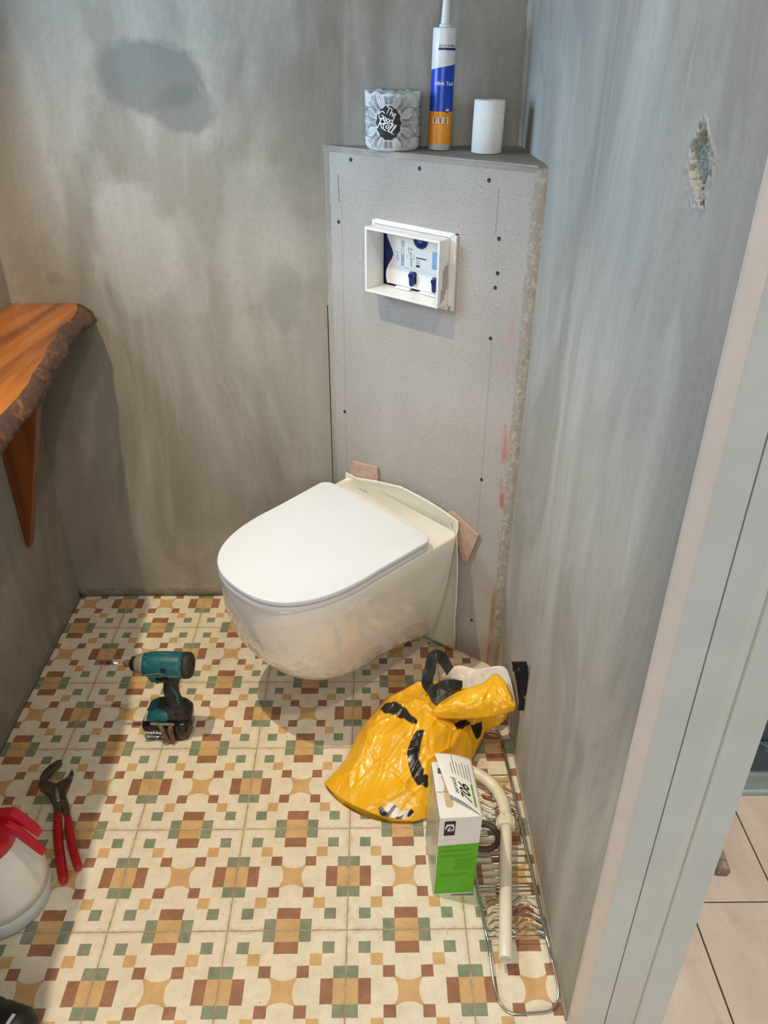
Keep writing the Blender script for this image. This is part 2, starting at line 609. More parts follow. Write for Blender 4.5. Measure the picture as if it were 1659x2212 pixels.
def hall_plank_mat():
    g = NT('hall_plank')
    v = g.coord()
    rnd = g.n('ShaderNodeObjectInfo').outputs['Random']
    cmb = g.n('ShaderNodeCombineXYZ')
    g.link(g.m2('MULTIPLY', rnd, 11.0), cmb.inputs[2])
    off = g.n('ShaderNodeVectorMath', operation='ADD')
    g.link(v, off.inputs[0])
    g.t.links.new(cmb.outputs[0], off.inputs[1])
    a = g.noise(g.scale(off.outputs[0], (14, 4, 14)), 1.0, 5, 0.6, 0.6)
    b = g.noise(off.outputs[0], 16, 5, 0.7)
    c = g.mix(g.ramp(a, 0.3, 0.7), lin((176, 160, 144)), lin((198, 184, 168)))
    c = g.mix(g.ramp(b, 0.58, 0.75, 0.0, 0.45), c, lin((140, 124, 110)))
    return g.done(c, 0.45)


M['hall_plank'] = hall_plank_mat()

# ------------------------------------------------------------------ text helper
_tc = {}


def text2d(s, size=1.0, shear=0.0, bold=0.0, space=1.0):
    """triangulated flat lettering: list of 2-D points and faces, left-aligned on the base line"""
    cu = bpy.data.curves.new('lettering', 'FONT')
    cu.body = s
    cu.size = size
    cu.shear = shear
    cu.offset = bold
    cu.space_character = space
    cu.resolution_u = 3
    o = bpy.data.objects.new('lettering', cu)
    COL.objects.link(o)
    bpy.context.view_layer.update()
    me = o.evaluated_get(bpy.context.evaluated_depsgraph_get()).to_mesh()
    v = [(p.co.x, p.co.y) for p in me.vertices]
    f = [list(p.vertices) for p in me.polygons]
    o.evaluated_get(bpy.context.evaluated_depsgraph_get()).to_mesh_clear()
    bpy.data.objects.remove(o)
    bpy.data.curves.remove(cu)
    return v, f


def width2d(v):
    return max(p[0] for p in v) - min(p[0] for p in v)


def ribbon(pts, w):
    """flat stroke of width w along a 2-D polyline"""
    P = [Vector((p[0], p[1])) for p in pts]
    L, R = [], []
    for i, p in enumerate(P):
        t = (P[min(i + 1, len(P) - 1)] - P[max(i - 1, 0)])
        if t.length < 1e-9:
            t = Vector((1, 0))
        t.normalize()
        n = Vector((-t.y, t.x)) * w / 2
        L.append(p + n)
        R.append(p - n)
    n = len(P)
    return [tuple(p) for p in L + R], [[i, i + 1, n + i + 1, n + i] for i in range(n - 1)]


def rect2d(x0, y0, x1, y1):
    return [(x0, y0), (x1, y0), (x1, y1), (x0, y1)], [[0, 1, 2, 3]]


class Print:
    """collects flat 2-D print, laid on a surface by a mapping (x, y) -> 3-D"""
    def __init__(s, fn):
        s.mb = MB()
        s.fn = fn

    def add(s, vf, dx=0, dy=0, k=1, rot=0):
        v, f = vf
        c, d = cos(rot), sin(rot)
        s.mb.add([s.fn(dx + k * (x * c - y * d), dy + k * (x * d + y * c)) for x, y in v], f)
        return s


# ------------------------------------------------------------------ setting
XL, YB, XR, ZB = 0.071, 1.079, 1.311, 1.268
PA = Vector((0.859, 1.079, 0))
PD = Vector((0.797, -0.604, 0)).normalized()
PN = Vector((-PD.y, PD.x, 0)) * -1          # out of the board, into the room
PLEN = hypot(XR - 0.859, 0.344)
PANG = atan2(PD.y, PD.x)


def pan(s, n, z):
    return PA + PD * s + PN * n + Vector((0, 0, z))


# floor: slab of grout with every cement tile laid on it
T = 0.23
fl = struct('floor', MB().box((XL - 0.05, -1.38, -0.08), (1.40, YB + 0.05, -0.0007)), M['grout'])
tile_cache = {}
for ci in range(0, 6):
    for ri in range(-6, 5):
        x0, x1 = max(ci * T, XL - 0.001), min((ci + 1) * T, XR + 0.002)
        y0, y1 = ri * T, min((ri + 1) * T, YB - 0.002)
        if ri < -1 and ci * T > 1.2:
            x1 = (ci + 1) * T
        cx, cy = ci * T + T / 2, ri * T + T / 2
        key = (round(x0 - cx, 4), round(x1 - cx, 4), round(y0 - cy, 4), round(y1 - cy, 4))
        g = 0.0010
        if key not in tile_cache:
            mb = MB().box((x0 - cx + g, y0 - cy + g, -0.012), (x1 - cx - g, y1 - cy - g, 0.0), 0.0012)
            o = obj('tile', mb, M['tile'], fl, world=False)
            tile_cache[key] = o.data
        else:
            o = bpy.data.objects.new('tile', tile_cache[key])
            COL.objects.link(o)
            o.parent = fl
        o.location = (cx, cy, random.uniform(-0.0006, 0.0))

# walls
HW = 2.5
struct('wall_back', MB().box((XL - 0.1, YB, -0.02), (XR + 0.1, YB + 0.1, HW)), M['plaster_back'])
wy0, wy1, wz0, wz1 = 0.26, 0.86, 1.20, 1.84
wl = MB()
wl.box((XL - 0.26, -1.4, -0.02), (XL, wy0, HW)).box((XL - 0.26, wy1, -0.02), (XL, YB, HW))
wl.box((XL - 0.26, wy0, -0.02), (XL, wy1, wz0)).box((XL - 0.26, wy0, wz1), (XL, wy1, HW))
struct('wall_left', wl, M['plaster_left'])
wf = MB()
for a, b in (((wy0, wz0), (wy1, wz0 + 0.04)), ((wy0, wz1 - 0.04), (wy1, wz1)), ((wy0, wz0 + 0.04), (wy0 + 0.04, wz1 - 0.04)), ((wy1 - 0.04, wz0 + 0.04), (wy1, wz1 - 0.04))):
    wf.box((XL - 0.25, a[0], a[1]), (XL - 0.20, b[0], b[1]), 0.003)
struct('window_1', wf, M['white_plastic'])
# right wall with a rectangular opening that the chipped patch fills
hy0, hy1, hz0, hz1 = -0.075, 0.040, 1.315, 1.445
RT = 0.13
YE = -0.182
wr = MB()
wr.box((XR, YE, -0.02), (XR + RT, hy0, HW)).box((XR, hy1, -0.02), (XR + RT, YB, HW))
wr.box((XR, hy0, -0.02), (XR + RT, hy1, hz0)).box((XR, hy0, hz1), (XR + RT, hy1, HW))
wright = struct('wall_right', wr, M['plaster_right'])


def chip(u, v):
    y = hy0 + (hy1 - hy0) * u
    z = hz0 + (hz1 - hz0) * v
    t = (z - 1.374) / 0.033
    yc = -0.020 + (0.010 * t)
    w = 0.029 * max(0.12, 1 - 0.55 * max(0, t) ** 2)
    d = hypot((y - yc) / w, t)
    d += 0.55 * noise.noise(Vector((y * 70, z * 70, 3))) + 0.3 * noise.noise(Vector((y * 190, z * 190, 8)))
    dep = max(0.0, min(1.0, (1.05 - d) / 0.28))
    rim = math.exp(-((d - 1.15) / 0.22) ** 2) * 0.0016
    rough = 0.006 * noise.noise(Vector((y * 140, z * 140, 1))) + 0.004 * noise.noise(Vector((y * 330, z * 330, 5)))
    e = min(u, 1 - u, v, 1 - v)
    k = min(1, e / 0.06)
    return Vector((XR + k * (dep * (0.010 + rough) - rim), y, z))


ch = obj('chipped_patch', MB().grid(chip, 120, 132, True), M['plaster_right'], wright)
ch.data.materials.clear()
ch.data.materials.append(M['chip_mix'])
at = ch.data.attributes.new('depth', 'FLOAT', 'POINT')
for k, vtx in enumerate(ch.data.vertices):
    at.data[k].value = vtx.co.x - XR
wfr = MB().box((XL - 0.26, -0.37, -0.02), (0.31, -0.30, HW)).box((0.31, -0.37, 2.12), (XR + RT, -0.30, HW))
struct('wall_front_added', wfr, M['plaster_left'])  # unseen wall and header, added to keep light off the left floor
struct('ceiling', MB().box((XL - 0.26, -0.37, HW), (XR + RT, YB + 0.1, HW + 0.08)), M['ceiling'])


# rough cement skirting left at the foot of the walls
def lip(a, b, out, h, d, n=60, seed=0.0):
    a, b, out = Vector(a), Vector(b), Vector(out)
    rings = []
    for i in range(n + 1):
        p = a.lerp(b, i / n)
        w = 1 + 0.5 * noise.noise(p * 14 + Vector((seed, 0, 0))) + 0.35 * noise.noise(p * 45)
        hh, dd = h * (0.9 + 0.25 * (w - 1)), d * w
        rings.append([p - out * 0.003, p + out * dd, p + out * dd * 0.9 + Vector((0, 0, hh * 0.6)), p + out * dd * 0.35 + Vector((0, 0, hh)), p - out * 0.003 + Vector((0, 0, hh * 1.15))])
    return MB().loft(rings, True, True, True, True)


struct('baseboard_back', lip((XL, YB, 0.0005), (0.852, YB, 0.0005), (0, -1, 0), 0.024, 0.007), M['rough_cement'])
struct('baseboard_left', lip((XL, -0.40, 0.0005), (XL, YB - 0.012, 0.0005), (1, 0, 0), 0.014, 0.007, 90, 4.0), M['rough_cement'])
struct('trim_1', lip((XR, -0.17, 0.0005), (XR, 0.72, 0.0005), (-1, 0, 0), 0.004, 0.004, 70, 9.0), M['plaster_ledge'])

# corner boxing that hides the cistern: fibre board, plastered ledge, seams and screws
corner = thing('wall_corner', 'x', 'x', PA, (0, 0, PANG))
del corner['label'], corner['category']
corner['kind'] = 'structure'
H0, H1, HZ0, HZ1 = 0.140, 0.374, 0.955, 1.120
BL = PLEN - 0.024
bd = MB()
tk = 0.0125
for a, b in (((0.014, 0.001), (H0, ZB)), ((H1, 0.001), (BL, ZB)), ((H0, 0.001), (H1, HZ0)), ((H0, HZ1), (H1, ZB))):
    bd.box((a[0], 0, a[1]), (b[0], tk, b[1]))
obj('front_board', bd, M['board'], corner, world=False)
lg = MB()
ext = lambda s: (s, 0)
q0 = corner.matrix_basis.inverted() if False else Matrix.Rotation(-PANG, 4, 'Z') @ Matrix.Translation(-PA)
tri = [q0 @ Vector(p) for p in ((0.859, YB, 0), (XR, 0.735, 0), (XR, YB, 0))]


def ledge(u, v):
    a = tri[0].lerp(tri[1], u)
    b = tri[0].lerp(tri[2], u)
    p = a.lerp(b, v)
    z = ZB + 0.0016 * noise.noise(p * 12) - 0.003 * max(0, 1 - v * 9) ** 2
    return Vector((p.x, p.y - (0.001 if v == 0 else 0), z))


lg.grid(ledge, 60, 24)
lg.prism([(tri[0].x, -0.001), (tri[1].x, -0.001), (tri[1].x, tk), (tri[0].x + 0.02, tk)], ZB - 0.012, ZB - 0.003)
obj('ledge', lg, M['plaster_ledge'], corner, world=False)


def seam(s0, w, out, zlo, zhi, seed, nz=150, lean=0.0):
    def fn(u, v):
        z = zlo + (zhi - zlo) * u
        wob = 0.22 * noise.noise(Vector((seed, z * 18, 0))) + 0.2 * noise.noise(Vector((seed, z * 60, 2)))
        s = s0 + lean * u + w * (v + (wob * 0.5 if v < 0.5 else wob * 0.15))
        y = -out * sin(pi * min(1, max(0, v))) * (1 + 0.6 * noise.noise(Vector((s * 90, z * 90, seed)))) - 0.0015 * noise.noise(Vector((s * 300, z * 300, seed)))
        return Vector((s, y + 0.0008, z))
    return MB().grid(fn, nz, 10)


obj('mortar_seam', seam(PLEN - 0.031, 0.031, 0.006, 0.001, ZB - 0.006, 3.0), M['rough_mortar'], corner, world=False)
obj('plaster_seam', seam(0.002, 0.020, 0.0022, 0.001, ZB - 0.004, 7.0), M['plaster_ledge'], corner, world=False)
obj('seam_gap', MB().box((-0.003, -0.0006, 0.001), (0.0010, 0.004, 0.90)), M['dark_gap'], corner, world=False)
scr = MB().lathe([(0.0, -0.0004), (0.0026, -0.0004), (0.0040, -0.0011), (0.0044, -0.0008), (0.0044, 0.003)], 14, 'y')
first = None
for (s_, z_) in ((.082, 1.244), (.268, 1.241), (.438, 1.233), (.043, 1.106), (.471, 1.123), (.474, 1.053), (.471, 1.022), (.469, .91), (.049, .624), (.474, .557), (.477, .125)):
    if first is None:
        first = obj('screw', scr, M['screw'], corner, world=False)
        o = first
    else:
        o = first.copy()
        COL.objects.link(o)
    o.location = (s_, 0, z_)
    o.scale = (0.9, 1, 1)
# plaster ridge in the corner above the ledge
rid = MB()


def ridge(u, v):
    z = ZB + 0.0005 + (HW - ZB - 0.002) * u
    a = v * pi / 2
    r = 0.009 * (1 + 0.5 * noise.noise(Vector((1, z * 16, 0))) + 0.35 * noise.noise(Vector((v * 4, z * 50, 0))))
    return Vector((XR - r * cos(a), YB - r * sin(a), z))


struct('trim_2', MB().grid(ridge, 160, 6), M['plaster_right'])

# door frame at the end of the right wall
jf = MB()
jf.prism([(1.306, YE + 0.002), (1.306, YE - 0.006), (1.318, YE - 0.022), (1.3585, YE - 0.022), (1.3585, YE + 0.002)], -0.02, HW)
jf.prism([(1.3605, YE + 0.002), (1.3605, YE - 0.021), (1.396, YE - 0.021), (1.405, YE - 0.026), (1.405, YE + 0.002)], -0.02, HW)
jf.prism([(1.405, YE + 0.002), (1.405, YE - 0.031), (1.409, YE - 0.034), (1.448, YE - 0.034), (1.450, YE - 0.032), (1.450, YE + 0.002)], -0.02, HW)
jb = struct('door_1', jf, M['frame_paint'])
smooth_bevel(jb, 0.0012, 2)
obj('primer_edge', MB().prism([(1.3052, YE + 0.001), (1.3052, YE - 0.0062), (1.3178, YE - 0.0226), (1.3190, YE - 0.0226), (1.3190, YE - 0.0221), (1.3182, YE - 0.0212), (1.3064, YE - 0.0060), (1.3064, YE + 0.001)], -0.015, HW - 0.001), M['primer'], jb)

# hall beyond the door frame
hf = struct('floor', MB().box((1.40, -1.4, -0.08), (3.2, 1.2, -0.006)), M['dark_gap'])
for (x0, x1, y0, y1) in ((1.405, 1.6, -1.38, 0.048), (1.603, 2.0, -1.38, 0.048), (2.003, 2.4, -1.38, 0.048), (1.405, 1.779, 0.051, 0.62), (1.782, 2.16, 0.051, 0.62), (2.163, 2.5, 0.051, 0.62)):
    cx, cy = (x0 + x1) / 2, (y0 + y1) / 2
    o = obj('plank', MB().box((x0 - cx, y0 - cy, -0.012), (x1 - cx, y1 - cy, 0), 0.001), M['hall_plank'], hf, world=False)
    o.location = (cx, cy, 0)
struct('wall_hall', MB().box((XR + RT + 0.002, 0.62, -0.02), (3.2, 0.70, HW)), M['hall_wall'])

cb = thing('hall_cabinet', 'dark blue low cabinet with pale plinth, seen past the door frame', 'cabinet', (1.95, 0.309, 0))
obj('plinth', MB().box((1.46, 0.316, 0.0), (2.5, 0.60, 0.058), 0.002).box((1.46, 0.309, 0.058), (2.5, 0.60, 0.074), 0.005).box((1.46, 0.307, 0.0), (2.5, 0.318, 0.014), 0.004), M['cabinet_pale'], cb)
obj('carcass', MB().box((1.46, 0.322, 0.0745), (2.5, 0.60, 0.244), 0.002), M['cabinet_blue'], cb)
dr = obj('drawer_front', MB().box((1.48, 0.312, 0.082), (2.3, 0.323, 0.236), 0.003), M['cabinet_blue'], cb)
obj('handle', MB().prism([(1.800, 0.309), (1.815, 0.292), (1.87, 0.290), (1.905, 0.292), (1.92, 0.309)], 0.156, 0.176, None, 0.004), M['cabinet_blue'], dr)
obj('cabinet_lip', MB().box((1.455, 0.302, 0.2445), (2.5, 0.326, 0.266), 0.006), M['cabinet_blue'], cb)
obj('cabinet_top', MB().box((1.46, 0.326, 0.2445), (2.5, 0.60, 0.2645), 0.001), M['hall_wall'], cb)

sk = thing('wooden_stick', 'grey dusty round stick lying on the pale hall floor', 'stick', (1.69, 0.14, 0.0135))
a, b = Vector((1.690, 0.106, 0.0135)), Vector((1.704, 0.275, 0.0135))
obj('shaft', MB().tube([a.lerp(b, 0.13), b], 0.0128, 16), M['stick'], sk)
obj('end_sleeve', MB().tube([a, a.lerp(b, 0.005), a.lerp(b, 0.129)], [0.0122, 0.0134, 0.0134], 16), M['stick'], sk)

# ------------------------------------------------------------------ toilet
TS = 0.222
to = thing('toilet', 'white wall hung toilet with closed lid on the grey board', 'toilet', pan(0.215, 0.001, 0), (-0.015, 0.086, PANG - 0.08))
ZR = 0.408       # rim height


def dshape(wb, wm, n0, nm, nf, rc, N=72, pw=2.25):
    """D outline in (x, n): straight back with rounded corners, sides swelling from wb to wm at nm, round front at nf"""
    pts = []
    # right side from the front tip to the back
    K = 26
    for i in range(K):
        a = pi / 2 * (1 - i / K)
        c = max(0.0, cos(a)) ** (2 / pw)
        d = sin(a) ** (2 / pw)
        pts.append((wm * c, nm + (nf - nm) * d))
    for i in range(8):
        t = i / 8
        y = nm + (n0 + rc - nm) * t
        x = wm + (wb - wm) * (t if wm < wb * 0.97 else 3 * t * t - 2 * t ** 3)
        pts.append((x, y))
    for i in range(7):
        a = pi / 2 * i / 6
        pts.append((wb - rc + rc * cos(a), n0 + rc - rc * sin(a)))
    left = [(-x, y) for x, y in pts[1:]][::-1]
    return pts + left


def ringpts(prof, z, dx=0, tilt=0.0):
    return [Vector((x + dx, -n, z + tilt * n)) for x, n in prof]


bw = MB()
rings = []
# (z, back half width, max half width, n of max, front n)
lev = [(0.4169, 0.1905, 0.1769, 0.30, 0.5732), (0.3724, 0.1905, 0.1769, 0.30, 0.5716), (0.3280, 0.1900, 0.1764, 0.30, 0.5661), (0.2836, 0.1885, 0.1749, 0.30, 0.5558),
       (0.2391, 0.1856, 0.1717, 0.297, 0.5399), (0.2169, 0.1835, 0.1692, 0.291, 0.5293), (0.1947, 0.1810, 0.1658, 0.284, 0.5165), (0.1725, 0.1780, 0.1614, 0.276, 0.5012), (0.1502, 0.1745, 0.1556, 0.2655, 0.4827),
       (0.1280, 0.1704, 0.1479, 0.253, 0.4597), (0.1058, 0.1655, 0.1375, 0.2365, 0.4299), (0.0836, 0.1600, 0.1221, 0.2131, 0.3875), (0.0720, 0.1560, 0.1040, 0.185, 0.34), (0.0640, 0.151, 0.083, 0.155, 0.275), (0.0613, 0.145, 0.065, 0.13, 0.22)]
rings.append(ringpts(dshape(0.182, 0.169, 0.018, 0.30, 0.565, 0.016, pw=2.5), 0.4205))
rings.append(ringpts(dshape(0.1885, 0.175, 0.018, 0.30, 0.571, 0.019, pw=2.5), 0.4195))
for z, wb, wmx, nm, nf in lev:
    rings.append(ringpts(dshape(wb, wmx, 0.018, nm, nf, 0.020, pw=2.5), z))
bw.loft(rings)
obj('bowl', bw, M['porcelain'], to, world=False)


def slab(prof, z0, z1, r):
    """slab with softly rounded rims from an outline"""
    cx = sum(p[0] for p in prof) / len(prof)
    cy = sum(p[1] for p in prof) / len(prof)

    def ins(d):
        out = []
        n = len(prof)
        for i, p in enumerate(prof):
            a, b = prof[i - 1], prof[(i + 1) % n]
            tx, ty = b[0] - a[0], b[1] - a[1]
            l = hypot(tx, ty) or 1
            out.append((p[0] - ty / l * -d * SGN, p[1] + tx / l * -d * SGN))
        return out
    area = sum(prof[i - 1][0] * prof[i][1] - prof[i][0] * prof[i - 1][1] for i in range(len(prof)))
    SGN = -1 if area > 0 else 1
    rg = []
    for k in range(4):
        a = pi / 2 * k / 3
        rg.append(ringpts(ins(r * (1 - sin(a))), z0 + r * (1 - cos(a))))
    for k in range(4):
        a = pi / 2 * k / 3
        rg.append(ringpts(ins(r * (1 - cos(a))), z1 - r * (1 - sin(a))))
    return MB().loft(rg)


lidp = dshape(0.182, 0.174, 0.118, 0.311, 0.583, 0.030, pw=2.5)
seatp = dshape(0.1805, 0.1727, 0.1195, 0.311, 0.5815, 0.029, pw=2.5)
obj('seat', slab(seatp, 0.4222, 0.4352, 0.0022), M['lid'], to, world=False)
obj('lid', slab(lidp, 0.4392, 0.4530, 0.0040), M['lid'], to, world=False)
hg = MB()
hg.box((-0.105, -0.128, 0.4195), (0.105, -0.110, 0.4352), 0.004)
obj('hinge_bar', hg, M['lid'], to, world=False)
obj('hinge_cover', MB().box((-0.118, -0.1125, 0.4365), (-0.018, -0.1085, 0.4390), 0.0008), M['chrome'], to, world=False)
mk = Print(lambda x, y: Vector((x, y, 0.4208)))
mk.add(ribbon([(-0.128, -0.048), (-0.092, -0.048)], 0.0018))
mk.add(ribbon([(-0.112, -0.042), (-0.108, -0.039), (-0.106, -0.042)], 0.0012))
obj('maker_mark', mk.mb, M['ink_grey'], to, world=False)

# foam gasket sheet curling off the board behind the toilet
fo = [(.050, .330), (.060, .452), (.094, .447), (.168, .462), (.245, .470), (.330, .455), (.380, .443), (.425, .430), (.432, .374), (.438, .298), (.441, .186), (.437, .003), (.349, .004), (.308, .010), (.2, .06), (.08, .12)]
gk = thing('gasket_sheet', 'thin cream foam sheet squeezed between the toilet and the grey board', 'gasket', pan(.245, 0.004, 0.24))
fp = spline([(p[0], p[1], 0) for p in fo + fo[:1]], 6)[:-1]
# keep the sharp corners
fp = []
for i in range(len(fo)):
    fp.append(fo[i])
    a, b = fo[i], fo[(i + 1) % len(fo)]
    for k in (0.33, 0.66):
        fp.append((a[0] + (b[0] - a[0]) * k, a[1] + (b[1] - a[1]) * k))
fc = (.245, .25)


def foam_pt(p, k, off):
    s = fc[0] + (p[0] - fc[0]) * k
    z = fc[1] + (p[1] - fc[1]) * k
    n = 0.0035 + off
    e = max(0, k - 0.72) / 0.28
    lft = 1.0 if p[0] < .30 else 1.0
    wave = 0.5 + 0.5 * sin(s * 21 + z * 9)
    n += e * e * (0.0085 + 0.005 * wave) * (0.35 if p[1] < 0.02 else 1) + (0.010 * e * e if p[0] > .42 and .1 < p[1] < .4 else 0)
    return pan(s, n, z)


rg = []
for k in (0.2, 0.45, 0.65, 0.74, 0.82, 0.90, 0.96, 1.0):
    rg.append([foam_pt(p, k, 0.0025) for p in fp])
for k in (1.0, 0.96, 0.90, 0.82, 0.74, 0.65, 0.45, 0.2):
    rg.append([foam_pt(p, k, 0.0) for p in fp])
obj('sheet', MB().loft(rg, True, True, True, True), M['foam'], gk)


def offcut(label, poly, n0, n1, seed):
    o = thing('stone_offcut', label, 'tile piece', pan(sum(p[0] for p in poly) / len(poly), n0, min(p[1] for p in poly)), group=None)
    pts = []
    for i, p in enumerate(poly):
        q = poly[(i + 1) % len(poly)]
        for k in range(4):
            t = k / 4
            j = 0.0012 * noise.noise(Vector((p[0] * 90 + t * 3, p[1] * 90, seed)))
            pts.append((p[0] + (q[0] - p[0]) * t + j, p[1] + (q[1] - p[1]) * t + j))
    m = Matrix.Translation(PA) @ Matrix.Rotation(PANG, 4, 'Z') @ Matrix.Rotation(pi / 2, 4, 'X')
    obj('stone_face', MB().prism(pts, n0 + 0.003, n1, m, 0.0012), M['stone'], o)
    ins = [(p[0] * 0.97 + 0.03 * sum(q[0] for q in poly) / len(poly), p[1] * 0.97 + 0.03 * sum(q[1] for q in poly) / len(poly)) for p in pts]
    obj('backing', MB().prism(ins, n0, n0 + 0.0029, m), M['cardboard'], o)
    return o


offcut('small pinkish stone piece wedged above the left end of the foam sheet', [(.072, .440), (.072, .488), (.164, .496), (.166, .446)], 0.0005, 0.0095, 1)
offcut('pinkish stone piece tilted beside the right upper corner of the toilet', [(.388, .438), (.402, .446), (.482, .404), (.456, .312), (.444, .310)], 0.0005, 0.0100, 2)

# ------------------------------------------------------------------ cistern access frame
fr = thing('flush_access_frame', 'white plastic access frame with blue inside, set in the grey board', 'access frame', pan(0.257, 0, 1.035), (0, 0, PANG))


def fbox(mb, s0, n0, z0, s1, n1, z1, bev=0.0):
    """box given along the board; local x = s - .257, local y = -n, z - 1.035"""
    return mb.box((s0 - .257, -n1, z0 - 1.035), (s1 - .257, -n0, z1 - 1.035), bev)


o0, o1, p0z, p1z = .155, .356, .969, 1.113
FN = 0.046
sl = MB()
th = 0.0055
for a in ((o0, p0z, o0 + th, p1z), (o1 - th, p0z, o1, p1z)):
    fbox(sl, a[0], -0.02, a[1], a[2], FN, a[3], 0.0012)
for a in ((o0 + th, p0z, o1 - th, p0z + th), (o0 + th, p1z - th, o1 - th, p1z)):
    fbox(sl, a[0] - 0.0005, -0.02, a[1], a[2] + 0.0005, FN, a[3], 0.0012)
shear = Matrix.Identity(4)
shear[2][0] = -0.03
obj('sleeve', sl.xf(shear), M['white_plastic'], fr, world=False)
fg = MB()
fbox(fg, .145, -0.004, .960, .154, 0.006, 1.122, 0.001)
fbox(fg, .357, -0.004, .957, .372, 0.006, 1.120, 0.001)
fbox(fg, .153, -0.004, 1.114, .366, 0.006, 1.124, 0.001)
fbox(fg, .153, -0.004, .957, .366, 0.006, .968, 0.001)
obj('flange', fg.xf(shear), M['white_plastic'], fr, world=False)
rb = MB()
for k, (a, b) in enumerate(((1.012, 1.075), (1.002, 1.070), (.992, 1.070), (.990, 1.062), (.985, 1.02))):
    fbox(rb, .3555, 0.010 + 0.0055 * k, a - 0.008, .3566, 0.0118 + 0.0055 * k, b - 0.012)
obj('scored_line', rb.xf(shear), M['bronze'], fr, world=False)
nv = MB()
fbox(nv, .158, -0.030, .972, .353, -0.024, 1.110)
obj('tank_face', nv.xf(shear), M['navy'], fr, world=False)
# white inner plate with a notched left edge
pp = [(.352, .979), (.352, 1.109), (.171, 1.109), (.172, 1.095), (.179, 1.078), (.188, 1.062), (.192, 1.050), (.188, 1.038), (.178, 1.022), (.172, 1.006), (.172, .992), (.176, .980)]
mpl = Matrix.Rotation(pi / 2, 4, 'X')
ip = MB().prism([(p[0] - .257, p[1] - 1.035) for p in pp], -0.022, -0.014, mpl, 0.0012)
obj('inner_plate', ip.xf(shear), M['white_plastic'], fr, world=False)
rimv = MB().tube([shear @ Vector((p[0] - .257 + 0.003, 0.0135, p[1] - 1.035)) for p in spline([(p[0], p[1], 0) for p in pp[2:]], 4) for p in [p]], 0.0022, 8)
obj('plate_rim', rimv, M['white_plastic'], fr, world=False)
obj('label_sheet', fbox(MB(), .196, -0.0137, 1.024, .350, -0.0132, 1.090).xf(shear), M['paper'], fr, world=False)
kb = MB().lathe([(0.0195, -0.006), (0.0195, 0.0), (0.017, 0.0025), (0.0, 0.0028)], 28, 'y', (0.268 - .257, 0, 1.092 - 1.035)).xf(Matrix.Scale(-1, 4, (0, 1, 0)))
kb.v = [p + Vector((0, 0.0125, 0)) for p in kb.v]
obj('round_plug', kb.xf(shear), M['navy'], fr, world=False)
kr = MB().tube([shear @ Vector((0.011 + 0.0215 * cos(a), 0.0135, 0.057 + 0.0215 * sin(a))) for a in [2 * pi * i / 28 for i in range(29)]], 0.0018, 6, cap=False)
obj('plug_collar', kr, M['white_plastic'], fr, world=False)
lv = None
for (s_, z_) in ((.249, 1.004), (.311, 1.002)):
    if lv is None:
        l0 = MB()
        l0.prism([(-0.009, -0.013), (0.009, -0.013), (0.010, -0.008), (0.010, 0.012), (0.006, 0.015), (-0.007, 0.015), (-0.010, 0.011), (-0.010, -0.009)], -0.0136, -0.0130, mpl)
        lv = obj('lever_recess', l0, M['chrome'], fr, world=False)
        l1 = MB()
        l1.prism([(-0.002, -0.014), (0.004, -0.017), (0.0075, -0.010), (0.007, 0.004), (0.009, 0.010), (0.004, 0.015), (-0.003, 0.014), (-0.006, 0.008), (-0.003, 0.002)], -0.0128, 0.000, mpl, 0.0015)
        l1o = obj('lever', l1, M['navy'], lv, world=False)
        lo = lv
    else:
        lo = lv.copy()
        COL.objects.link(lo)
        c = l1o.copy()
        COL.objects.link(c)
        c.parent = lo
    lo.location = (s_ - .257, 0, z_ - 1.035 - 0.03 * (s_ - .257))
obj('bottom_clip', fbox(fbox(MB(), .205, -0.0135, .9755, .245, -0.004, .9800, 0.0008), .272, -0.0135, .9755, .345, -0.004, .9800, 0.0008).xf(shear), M['white_plastic'], fr, world=False)


def fprint(name, mat, items):
    P = Print(lambda x, y: shear @ Vector((x - .257, 0.0129, y - 1.035)))
    for it in items:
        P.add(it)
    return obj(name, P.mb, mat, fr, world=False)


_pd = fprint('printed_drawing', M['ink_grey'], [ribbon(l, 0.0009) for l in (
    [(.217, 1.086), (.217, 1.064)], [(.2215, 1.084), (.2215, 1.064)], [(.214, 1.080), (.225, 1.080)], [(.215, 1.076), (.224, 1.0755)], [(.216, 1.071), (.223, 1.071)], [(.216, 1.064), (.216, 1.028)], [(.2225, 1.064), (.2225, 1.028)],
    [(.216, 1.028), (.2225, 1.028)], [(.216, 1.036), (.2225, 1.036)],
    [(.232, 1.067), (.250, 1.068)], [(.236, 1.072), (.236, 1.058), (.246, 1.056)], [(.242, 1.071), (.242, 1.030)], [(.240, 1.046), (.251, 1.046), (.251, 1.058)], [(.245, 1.046), (.245, 1.028)],
    [(.199, 1.056), (.210, 1.055)], [(.202, 1.050), (.202, 1.040), (.210, 1.040)], [(.206, 1.052), (.206, 1.036)], [(.231, 1.053), (.231, 1.047)],
    [(.224, 1.0245), (.238, 1.0240)], [(.2435, 1.1005), (.2435, 1.092)], [(.1905, 1.1020), (.202, 1.1030)],
    [(.331, 1.074), (.344, 1.074)], [(.331, 1.030), (.344, 1.030)])])
fprint('printed_heading', M['ink'], [ribbon([(.256, 1.0515), (.284, 1.0515)], 0.0024), rect2d(.257, 1.031, .267, 1.036), ribbon([(.258, 1.039), (.258, 1.047), (.266, 1.047), (.266, 1.039), (.258, 1.039)], 0.001), ribbon([(.260, 1.043), (.264, 1.043)], 0.001)])
